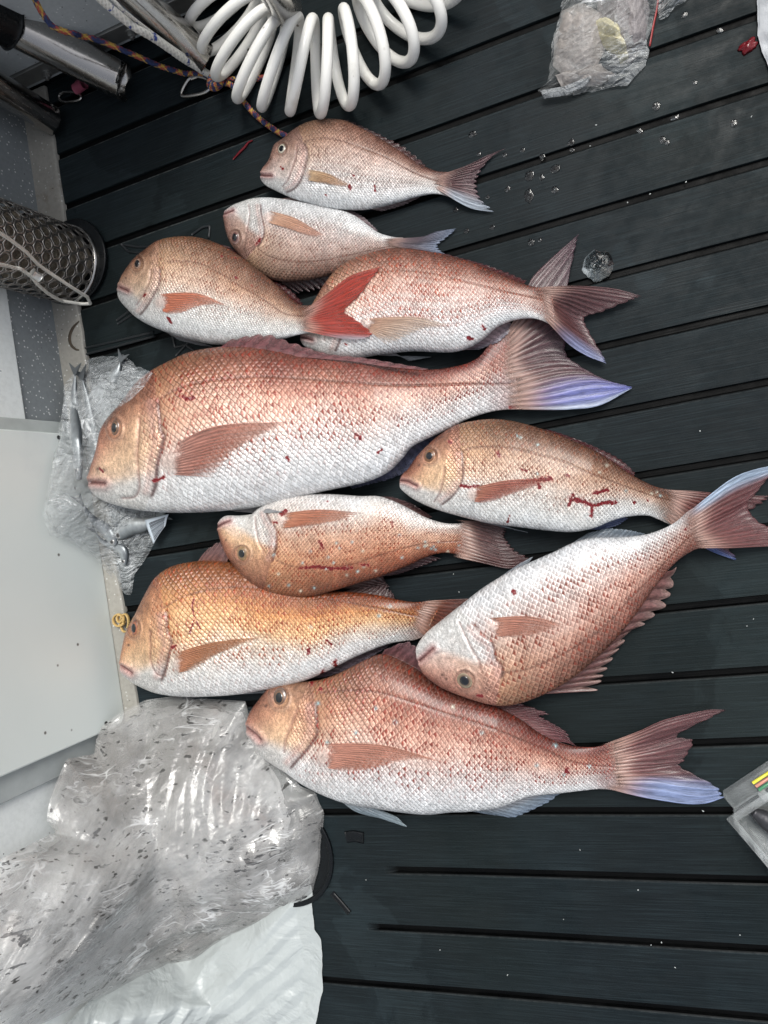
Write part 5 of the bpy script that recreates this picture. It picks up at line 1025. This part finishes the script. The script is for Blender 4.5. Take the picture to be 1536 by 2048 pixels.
# belly fins that lie on a neighbour
fin('pelvic_fin', f5['root'], [[(405, 1012), (470, 1022), (520, 1026), (566, 1024)], [(425, 1009), (480, 1014), (520, 1018), (560, 1023)], [(445, 1010), (490, 1012), (515, 1013), (530, 1016)]], .04, .03, [(214, 205, 200), (210, 208, 208), (205, 208, 212)], nray=5, skip='f5', over=True, seed=107, alpha=(1, .8))

fin('dorsal_fin', f5['root'], fan([(428, 704), (500, 700), (600, 712), (700, 720), (790, 733), (850, 739)], [(466, 677), (498, 671), (533, 667), (602, 690), (660, 708), (740, 716), (858, 738)]), .062, .060, [(150, 90, 90), (140, 80, 84), (150, 96, 98)], nray=15, skip='f5', rag=.16, seed=4, over=True)
# ------------------------------------------------------------------ plastic bags
def tri(x): return 2*np.abs(x-np.floor(x+.5))
def crumple(x, y, seed, n=7, f=14):
    rs = np.random.RandomState(seed); wx = x+.02*(fbm(x*9, y*9, seed, 3)-.5)*2; wy = y+.02*(fbm(x*9+5, y*9, seed+1, 3)-.5)*2; t = 0; tot = 0
    for k in range(n):
        a = rs.rand()*np.pi; fr = f*(1.35**k)*(.7+.6*rs.rand()); am = 1/(1.27**k)
        m = sst(.35, .65, vn(x*f*.45+k*3, y*f*.45, seed+k)); t = t+am*m*tri((wx*np.cos(a)+wy*np.sin(a))*fr+rs.rand()); tot += am
    return t/tot
def wallpt(p, z=.004, off=.012):
    q = U(p[0], p[1], p[2] if len(p) > 2 else z)
    lim = XD+off if (dy0-.0 < q[1] < dy1) else XW+off+.004
    if q[0] < lim: q = UX(p[0], p[1], lim)
    return q
def bag(name, pts, ctr, zc, bulge, amp, mat, parent=None, seed=0, f=16, na=380, nr=130, label=None, cat='bag', pw=2.4, z=.004, flat=0., floor=True, closed=False, off=.012, cf=None, solid=.0, oc=9):
    B = np.array([wallpt(p, z, off) for p in pts]); B = np.vstack([B, B[:1]]); B = resamp(B, na+1)[:-1]
    cpt = U(ctr[0], ctr[1], zc)
    kk_ = np.hanning(max(9, na//5)); kk_ /= kk_.sum(); Bs = np.stack([np.convolve(np.r_[B[-len(kk_):, i], B[:, i], B[:len(kk_), i]], kk_, 'same')[len(kk_):-len(kk_)] for i in range(3)], -1)
    r = np.linspace(0, 1, nr)[None]**.8; r = np.broadcast_to(r, (na, nr))
    Bm = Bs[:, None]+(B-Bs)[:, None]*(r**3)[..., None]; P = cpt+(Bm-cpt)*r[..., None]
    nn = np.array([.38, 0, .92]); P = P+nn*((bulge*(1-r**pw))[..., None])
    cr = crumple(P[..., 0]*1.0, P[..., 1]*1.0+P[..., 2]*.8, seed, oc, f)
    P = P+nn*((amp*(cr-.35)*np.minimum(1, (1-r)*6+.12))[..., None])
    j = .003*(fbm(np.arange(na)[:, None]/6.+r*0, r*0, seed+5, 3)-.5)*2; P[..., 0] += j*(r > .97); P[..., 1] += j*.7*(r > .97)
    P[..., 2] = np.maximum(P[..., 2], .0015+.0*r)
    kw = {}
    V = P.reshape(-1, 3); Fc = grid(na, nr, cu=True)
    if closed:
        Pb = P[:, ::6].copy(); 
    return mk(name, V, Fc, mat, parent, org=cpt)
FILMC = film_mat('dirty_film', (.60, .60, .59), .24, .3, .28, .16, 22, dirt=.9, bs_=.16, milk=.3)
FILMB = film_mat('clear_film', (.68, .72, .74), .13, .5, .45, .1, 34, 0., .7, milk=.22)
FILMT = film_mat('haze_film', (.55, .57, .57), .08, .5, .5, .12, 30, 0., .7, milk=.3)
def whitebag_mat():
    m, nt, bs = newmat('white_carrier_plastic'); co = objco(nt)
    c = mixc(nt, noise(nt, 7, co, 5), (.31, .34, .34), (.44, .47, .47)); L_(nt, c, bs.inputs['Base Color']); bs.inputs['Roughness'].default_value = .35
    b1 = bump(nt, bs, noise(nt, 14, co, 3, .5, 1.5), .6, .012); bump(nt, bs, noise(nt, 60, co, 4, .5, .8), .4, .003, b1); return m
WBAG = whitebag_mat()
def lump_mat():
    m, nt, bs = newmat('iced_lump'); co = objco(nt)
    c = mixc(nt, mrange(nt, noise(nt, 6, co, 6, .6), .38, .62), (.13, .13, .13), (.56, .56, .55)); c = mixc(nt, mrange(nt, noise(nt, 9, co, 4), .6, .72, 0, .4), c, (.45, .30, .24))
    L_(nt, c, bs.inputs['Base Color']); bs.inputs['Roughness'].default_value = .5; bump(nt, bs, noise(nt, 18, co, 6), .8, .012); return m
LUMP = lump_mat()
dbag = [(250, 1930), (330, 1900), (400, 1880), (460, 1850), (540, 1810), (600, 1770), (621, 1750), (623, 1800), (628, 1860), (641, 1880), (645, 1930), (645, 1985), (630, 2048), (620, 2110), (450, 2140), (200, 2130), (120, 2060)]
o = bag('carrier_bag', dbag, (430, 1990), .02, .035, .05, WBAG, seed=44, f=7, pw=1.6, oc=7); tag(o, 'crumpled white carrier bag under the lower edge of the large dirty bag', 'bag')
cbag = [(205, 1452), (240, 1425), (290, 1401), (345, 1392), (400, 1397), (440, 1399), (490, 1403), (505, 1450), (540, 1498), (575, 1548), (598, 1572), (630, 1585), (648, 1624), (643, 1680), (637, 1740), (625, 1785), (600, 1806), (560, 1818), (515, 1845), (470, 1868), (420, 1898), (395, 1925), (340, 1950), (250, 1975), (160, 2010), (60, 2060), (-30, 2110), (-90, 2060), (-80, 1900), (-20, 1765), (5, 1715), (60, 1690), (110, 1665), (92, 1640), (100, 1595), (132, 1520), (188, 1508), (192, 1480)]
cb_ = root('dirty_plastic_bag', U(330, 1700, .0), 'large dirty clear plastic bag spotted with black specks, heaped in the lower corner', 'bag')
inn = [(215+0, 1470), (290, 1420), (345, 1412), (440, 1418), (485, 1425), (495, 1460), (520, 1500), (560, 1560), (580, 1640), (560, 1720), (520, 1790), (440, 1850), (370, 1905), (330, 1930), (250, 1940), (160, 1960), (60, 2000), (-30, 2040), (-70, 1950), (-40, 1830), (40, 1740), (120, 1680), (110, 1620), (150, 1540), (200, 1500)]
o = bag('ice_lump', inn, (330, 1680), .06, .045, .045, LUMP, seed=51, f=7, off=.01); tag(o, 'pale iced lump showing through the large dirty bag', 'ice')
bag('outer_film', cbag, (330, 1680), .085, .055, .042, FILMC, cb_, seed=61, f=6, off=.025, oc=9)
bag('inner_film', [((x-330)*.985+330, (y-1700)*.985+1700) for x, y in cbag], (340, 1690), .07, .05, .05, FILMC, cb_, seed=66, f=8, off=.016)

# bait fish in the clear bag
SILV = newmat('bait_skin'); m, nt, bs = SILV; a_ = N_(nt, 'Attribute', attribute_name='Col'); L_(nt, a_.outputs['Color'], bs.inputs['Base Color']); bs.inputs['Metallic'].default_value = .5; bs.inputs['Roughness'].default_value = .3; bump(nt, bs, noise(nt, 90, objco(nt)), .3, .001); SILV = m
def bait(pts, wd, z, label, seed, name='bait_fish', cols=((70, 76, 80), (170, 176, 180), (205, 208, 208)), grp='silver bait fish in the clear bag'):
    P = np.array([wallpt((q[0], q[1], z), off=.02) for q in pts]); c = resamp(P, 60); c2 = spl(P[:, :2], 60); c[:, :2] = c2
    t = np.linspace(0, 1, 60); w_ = wd*(np.sin(np.pi*np.clip(t*.93+.05, 0, 1))**.6)*(1-.45*t); T, Nn, B = frames(c)
    side = np.stack([-T[:, 1], T[:, 0], 0*t], -1); up = np.cross(T, side); up *= np.sign(up[:, 2:3]+1e-9); a = np.linspace(0, 2*np.pi, 24, endpoint=False)
    V = c[:, None]+w_[:, None, None]*(np.cos(a)[None, :, None]*side[:, None]*1.+np.sin(a)[None, :, None]*up[:, None]*.6)
    k = (np.cos(a)+1)/2; cc = np.array([s2l(x)*K for x in cols]); cl = np.stack([np.interp(k, [0, .5, 1], cc[:, i]) for i in range(3)], -1)
    cl = np.broadcast_to(cl, (60, 24, 3))*(.7+.6*fbm(t[:, None]*30, a[None]*3, seed, 3))[..., None]
    R = root(name, c[30], label, 'bait fish', grp); mk('body', V.reshape(-1, 3), [tuple(q) for q in grid(60, 24, cv=True)]+[tuple(range(24)), tuple(range(59*24, 60*24))], SILV, R, cl.reshape(-1, 3))
    e = c[-1]; sdv = side[-1]; tv = T[-1]; tl = wd*1.4
    Vt = [e-sdv*wd*.15, e+sdv*wd*.15, e+tv*tl+sdv*wd*.9, e+tv*tl*.55, e+tv*tl-sdv*wd*.9]; Vt = [v+np.array([0, 0, h]) for h in (.0008, -.0008) for v in Vt]
    mk('tail', Vt, [(0, 1, 2, 3), (0, 3, 4), (6, 5, 8, 7), (8, 5, 9)], SILV, R, np.tile(s2l((120, 125, 128))*K, (10, 1)), smooth=False)
    q = c[5]+up[5]*w_[5]*.6; an = np.linspace(0, 2*np.pi, 16, endpoint=False); rr_ = np.array([0.02, .5, 1.])*wd*.3
    V = q+rr_[:, None, None]*(np.cos(an)[None, :, None]*T[5]+np.sin(an)[None, :, None]*side[5])+np.array([.0014, .001, -.0004])[:, None, None]*up[5]
    mk('eye', V.reshape(-1, 3), grid(3, 16, cv=True), EYE, R, np.repeat(np.array([(.01,)*3, (.02,)*3, (.4,)*3]), 16, 0))
bait([(205, 1000), (190, 900), (178, 820), (165, 760)], .017, .016, 'slim silver bait fish nearest the big snapper snout', 1)
bait([(158, 960), (152, 880), (150, 810), (150, 750)], .015, .024, 'silver bait fish along the left side of the clear bag', 2)
bait([(235, 1075), (262, 1055), (290, 1050), (315, 1035)], .018, .016, 'dark-backed bait fish curled beside the barcode', 3)
bait([(232, 1090), (215, 1060), (190, 1040), (165, 1010)], .016, .018, 'bait fish with its head at the lower end of the clear bag', 4)
bait([(250, 1130), (245, 1100), (215, 1085), (190, 1065)], .012, .012, 'thin grey bait fish in the bag tip', 5)
bait([(225, 770), (235, 740), (240, 725)], .014, .012, 'bait fish tail end in the top of the clear bag', 6)
bbag = [(166, 722), (200, 712), (245, 710), (268, 722), (278, 742), (300, 745), (305, 752), (290, 800), (300, 850), (300, 1000), (335, 1030), (330, 1050), (308, 1088), (290, 1120), (268, 1150), (262, 1190), (250, 1188), (225, 1160), (195, 1120), (150, 1085), (100, 1070), (85, 1030), (105, 930), (112, 880), (125, 820), (128, 770)]
bb = root('bait_bag', U(215, 930, .0), 'clear plastic bag of silver bait fish under the snout of the biggest snapper', 'bag')
bag('outer_film', bbag, (215, 920), .03, .012, .022, FILMB, bb, seed=71, f=15)
bag('under_film', [((x-215)*.95+215, (y-930)*.95+930) for x, y in bbag], (215, 930), .004, .0, .010, FILMB, bb, seed=75, f=17, z=.003)
# fold of film that lies up over the forehead
fb = [(172, 800), (205, 745), (245, 742), (278, 735), (306, 745), (290, 772), (262, 800), (228, 820), (196, 838)]
B = np.array([U(x, y, .1) for x, y in fb]); 
o = bag('film_flap', [(x, y, .103 if x > 225 else .085) for x, y in fb], (240, 780), .100, .003, .010, FILMB, bb, seed=77, f=24, na=120, nr=30)
# barcode label
PAPER = simple('label_paper', (.5, .56, .62), .45, 0, 20, .1, .1); INK = simple('label_ink', (.02, .025, .035), .5, 0, 20, .1, 0)
lq = np.array([(290, 1040), (338, 1028), (330, 1052), (306, 1088)]); LP_ = np.array([U(x, y, .021) for x, y in lq])
def quad3(s, t): return (LP_[0]*(1-s)+LP_[1]*s)*(1-t)+(LP_[3]*(1-s)+LP_[2]*s)*t
g_ = np.array([[quad3(s, t)+np.array([0, 0, .002*np.sin(s*3)+.001*np.sin(t*5)]) for t in np.linspace(0, 1, 14)] for s in np.linspace(0, 1, 14)])
lb = mk('label', g_.reshape(-1, 3), grid(14, 14), PAPER, bb, solid=.0006)
parts = []; rs = np.random.RandomState(9); t = .18
while t < .95:
    w_ = rs.choice([.012, .022, .038]); V = [quad3(s, tt)+np.array([0, 0, .0008+.002*np.sin(s*3)+.001*np.sin(tt*5)]) for s, tt in [(s_, t_) for s_ in np.linspace(.16, .9, 8) for t_ in (t, t+w_)]]; parts.append((V, [(2*i, 2*i+1, 2*i+3, 2*i+2) for i in range(7)])); t += w_+rs.choice([.018, .03])
v, f = join(parts); mk('barcode', v, f, INK, bb, smooth=False)

# bag in the upper part, with bait chunks
CH = simple('cream_chunk', (.62, .56, .34), .45, 0, 18, .35, .8, .004); CG = simple('grey_chunk', (.22, .20, .20), .45, 0, 22, .5, .9, .004); CP = simple('pink_chunk', (.34, .31, .29), .45, 0, 22, .4, .9, .004)
def chunk(pts, ctr, h, mat, label, seed, z=.004):
    o = bag('bait_chunk', pts, ctr, .006, h, h*.8, mat, seed=seed, f=20, na=90, nr=26, pw=3, z=z); tag(o, label, 'bait')
chunk([(1125, 20), (1165, 5), (1210, 30), (1215, 90), (1185, 150), (1140, 165), (1105, 130), (1112, 70)], (1160, 85), .022, CP, 'pinkish bait piece on the left inside the upper bag', 81)
chunk([(1190, -40), (1285, -40), (1300, 20), (1290, 90), (1260, 130), (1225, 125), (1195, 60)], (1245, 30), .026, CG, 'grey bait piece inside the upper bag, by its red edge', 82)
chunk([(1172, 48), (1192, 40), (1214, 62), (1238, 72), (1258, 122), (1240, 128), (1215, 104), (1186, 84)], (1212, 82), .034, CH, 'cream yellow bait piece in the middle of the upper bag', 83)
chunk([(1110, 150), (1160, 140), (1200, 130), (1230, 150), (1200, 172), (1130, 176)], (1165, 155), .012, CP, 'flat pale bait piece at the mouth of the upper bag', 84)
abag = [(1128, -60), (1125, 0), (1112, 60), (1105, 72), (1103, 110), (1096, 155), (1094, 170), (1076, 180), (1088, 197), (1110, 192), (1170, 185), (1212, 178), (1256, 170), (1268, 155), (1292, 130), (1297, 112), (1296, 80), (1312, 30), (1325, 0), (1335, -60)]
ab = root('upper_bait_bag', U(1200, 80, 0), 'clear zip bag of bait pieces lying at the top of the deck', 'bag')
bag('film', abag, (1200, 70), .030, .014, .020, FILMT, ab, seed=91, f=22)
REDP = simple('red_print', (.28, .03, .03), .4, 0, 20, .2, .1)
V = []; e_ = resamp(np.array([(1318, -30), (1312, 20), (1305, 52), (1298, 92)], float), 20)
for q in e_: V += [U(q[0], q[1], .006), U(q[0]+3, q[1]+1, .004)]
mk('red_edge', V, [(2*i, 2*i+1, 2*i+3, 2*i+2) for i in range(19)], REDP, ab, solid=.001)
V = []; a0 = resamp(np.array([(1080, 181), (1130, 172), (1190, 148)], float), 30); a1 = resamp(np.array([(1088, 197), (1135, 190), (1172, 172)], float), 30)
for p, q in zip(a0, a1): V += [U(*p, .014), U(*q, .010)]
mk('zip_strip', V, [(2*i, 2*i+1, 2*i+3, 2*i+2) for i in range(29)], film_mat('zip_film', (.6, .63, .65), .35, .3, .3, .2, 60), ab, solid=.0012)
o = bag('scrap_bag', [(1318, -50), (1316, 20), (1318, 38), (1335, 34), (1350, 12), (1368, 5), (1390, -20), (1380, -60)], (1345, -10), .014, .008, .012, FILMT, seed=95, f=26, na=90, nr=24); tag(o, 'scrap of clear film behind the upper bait bag', 'bag')
# white cloth corner at the right edge
o = bag('white_cloth', [(1518, -60), (1513, 0), (1514, 60), (1520, 90), (1530, 120), (1545, 150), (1700, 160), (1700, -60)], (1600, 40), .02, .02, .03, simple('white_fabric', (.66, .68, .70), .6, 0, 12, .1, .4, .003), seed=97, f=12, na=120, nr=40); tag(o, 'edge of a white cloth in the upper right of the photo', 'cloth')

# ------------------------------------------------------------------ tackle box
TB = film_mat('clear_hard_plastic', (.78, .82, .82), .06, .30, .0, .15, 20, 0., .15, milk=.15)
tb = root('tackle_box', U(1500, 1650, 0), 'clear hard plastic tackle tray with a lead weight inside, right photo edge', 'tackle box')
c0 = U(1460, 1637, .03); dx = U(1536, 1588, .03)-c0; dx[2] = 0; dx /= np.linalg.norm(dx); dy = U(1528, 1762, .03)-c0; dy[2] = 0; dy /= np.linalg.norm(dy); dy = dy-dx*(dx@dy); dy /= np.linalg.norm(dy)
def tbx(a0, a1, b0, b1, z0, z1):
    V, Fc = box(a0, a1, b0, b1, z0, z1); return [c0*np.array([1, 1, 0])+dx*v[0]+dy*v[1]+np.array([0, 0, v[2]]) for v in V], Fc
WX, WY = .18, .24
v, f = join([tbx(0, .003, .006, WY, .003, .032), tbx(.006, WX, 0, .003, .003, .032), tbx(.003, WX, .003, WY, .002, .004), tbx(WX-.003, WX, .003, WY, .004, .032), tbx(.003, WX, WY-.003, WY, .004, .032)]); mk('tray', v, f, TB, tb, smooth=False, bev=.0008)
v, f = join([tbx(-.003, .0055, -.003, WY, .032, .035), tbx(.0055, WX, -.003, .0055, .032, .035)]+[tbx(-.003, -.001, .02+.026*i, .032+.026*i, .012, .032) for i in range(7)]+[tbx(.001, .008, .02+.026*i, .021+.026*i, .006, .032) for i in range(7)]); mk('rim', v, f, TB, tb, smooth=False, bev=.0008)
v, f = join([tbx(.010, .18, -.024, -.004, .006, .026), tbx(.046, .056, -.008, .004, .028, .037)]); mk('hinge_lid', v, f, TB, tb, smooth=False, bev=.002)
LEAD = simple('lead', (.055, .055, .06), .4, .6, 25, .5, .4, .002)
t = np.linspace(0, 1, 40); c_ = np.array([c0*np.array([1, 1, 0])+dx*(.025+.03*q)+dy*(.012+.075*q)+np.array([0, 0, .019]) for q in t]); wq = .0145*np.sin(np.pi*np.clip(t*.9+.06, 0, 1))**.65
tag(mk('sinker', *tube(c_, wq, 24), LEAD), 'dark lead sinker lying in the clear tackle tray', 'sinker')
for i, (cq, lb_) in enumerate((((.62, .58, .05), 'yellow'), ((.45, .2, .15), 'red'), ((.05, .2, .1), 'green'))):
    c_ = [c0*np.array([1, 1, 0])+dx*(.050+.13*q)+dy*(-.019+.005*i)+np.array([0, 0, .029]) for q in np.linspace(0, 1, 6)]
    tag(mk('lure_stick', *tube(np.array(c_), .0019, 10), simple('lure_'+lb_, cq, .35)), f'thin {lb_} lure stick on the hinge side of the tackle tray', 'lure')

# ------------------------------------------------------------------ ice, drops, scraps
def glass():
    m, nt, bs = newmat('clear_ice'); bs.inputs['Transmission Weight'].default_value = 1; bs.inputs['IOR'].default_value = 1.31; bs.inputs['Roughness'].default_value = .16; bs.inputs['Base Color'].default_value = (.9, .95, .96, 1)
    bump(nt, bs, noise(nt, 60, objco(nt), 5), .7, .004); return m
ICE = glass()
WATER = newmat('water_drop'); m, nt, bs = WATER; bs.inputs['Transmission Weight'].default_value = 1; bs.inputs['IOR'].default_value = 1.33; bs.inputs['Roughness'].default_value = .1; WATER = m
def blob(c, rx, ry, h, seed, mat, name, jag=.12, rot=0.):
    a = np.linspace(0, 2*np.pi, 28, endpoint=False)[None]; q = np.linspace(0, 1, 10)[:, None]
    k = 1+jag*(fbm(3+np.cos(a)*1.6, 3+np.sin(a)*1.6, seed, 3)-.5)*3
    x = q*rx*k*np.cos(a); y = q*ry*k*np.sin(a); cr, sr = math.cos(rot), math.sin(rot)
    z = h*np.sqrt(np.clip(1-q**2, 0, 1))*(1+jag*2*(vn(x*300, y*300, seed)-.5))
    V = np.stack([c[0]+x*cr-y*sr, c[1]+x*sr+y*cr, c[2]+z], -1); V = np.concatenate([V.reshape(-1, 3)]); 
    return mk(name, V, [tuple(p) for p in grid(10, 28, cv=True)]+[tuple(range(9*28, 10*28))[::-1]], mat, org=c)
tag(blob(U(1195, 531, .0004), .0180, .0200, .010, 3, ICE, 'ice_chunk', .2), 'clear melting ice chunk on the deck right of the crossed tails', 'ice')
drops = [(945, 268, 8, 6), (1060, 352, 10, 9), (1083, 355, 6, 5), (1058, 392, 8, 13), (1110, 338, 9, 8), (1143, 285, 7, 7), (1312, 213, 7, 7), (1110, 380, 6, 7), (1085, 312, 6, 5), (1145, 300, 5, 4), (1015, 378, 6, 5), (1062, 485, 7, 6), (933, 462, 5, 5), (1080, 480, 4, 3), (1325, 280, 7, 6), (1370, 30, 5, 6), (1468, 247, 6, 7), (958, 308, 5, 4), (912, 420, 5, 5), (985, 455, 5, 5), (1010, 310, 4, 4), (1440, 60, 6, 5), (1350, 235, 8, 4), (1390, 165, 4, 4), (1280, 262, 6, 4), (1335, 285, 5, 5), (975, 395, 4, 4), (1045, 300, 4, 5)]
for i, (x, y, rx, ry) in enumerate(drops):
    tag(blob(U(x, y, .0003), rx*.00072, ry*.00072, .0006, i, WATER, 'water_drop', .25, i), 'small clear bead of water on the upper part of the black deck', 'water drop', 'water beads scattered on the upper deck')
FLAKE = simple('fish_scale_flake', (.36, .38, .37), .3, 0, 40, .1, 0)
rs = np.random.RandomState(4); fl = [(1192, 250), (1372, 364), (1503, 233), (1300, 388), (1262, 1118), (1507, 1238), (1494, 1252), (1406, 1622), (1127, 1839), (732, 1760), (1323, 1885), (1335, 1540), (1302, 1890), (918, 1184), (907, 1148), (1276, 1780), (1345, 1345), (1255, 405), (1180, 292), (1400, 862), (1015, 1950), (1350, 1935), (1160, 1700), (1480, 1870), (880, 1900)]
for i, (x, y) in enumerate(fl):
    tag(blob(U(x, y, .0004), .0006+.0010*rs.rand(), .0005+.0004*rs.rand(), .0005, i+50, FLAKE, 'scale_flake', .3, rs.rand()*3), 'tiny pale scale flake stuck to the black deck', 'flake', 'pale scale flakes scattered on the deck')
GORE = newmat('gore'); m, nt, bs = GORE; bs.inputs['Base Color'].default_value = (.12, .004, .008, 1); bs.inputs['Roughness'].default_value = .15; bump(nt, bs, noise(nt, 120, objco(nt), 4), .6, .002); GORE = m
tag(blob(U(1498, 92, .0005), .012, .007, .005, 8, GORE, 'blood_clot', .35, .3), 'dark red clot on the deck beside the white cloth', 'blood')
v, f = tube(np.array([U(x, y, .0018) for x, y in spl([(466, 319), (478, 306), (490, 294), (497, 285), (505, 281)], 40)]), .0011+.0008*np.sin(np.linspace(0, 3.1, 40)), 8); tag(mk('blood_streak', v, f, GORE), 'thin red streak on the deck left of the smallest fish', 'blood')
# dark hook-shaped stain on the flange
v, f = tube(np.array([U(x, y, .0068) for x, y in spl([(158, 642), (146, 655), (139, 672), (141, 688), (150, 698), (158, 700)], 40)]), .0030*np.sin(np.linspace(.2, 2.9, 40))+.0004, 8); v = np.array(v); v[:, 2] = .0062+(v[:, 2]-.0068)*.15+.0002
tag(mk('stain', v, f, simple('dry_stain', (.06, .045, .03), .7)), 'dark curved stain on the pale flange below the pot', 'stain')
# unseen wall added beyond the frame, sized to shade that end of the deck
v, f = box(XW, 1.0, 1.36, 1.40, -.01, .9); tag(mk('shade_wall', v, f, WHT, smooth=False, bev=.01), 'unseen white wall added to shade the far end of the deck', 'shade_wall')
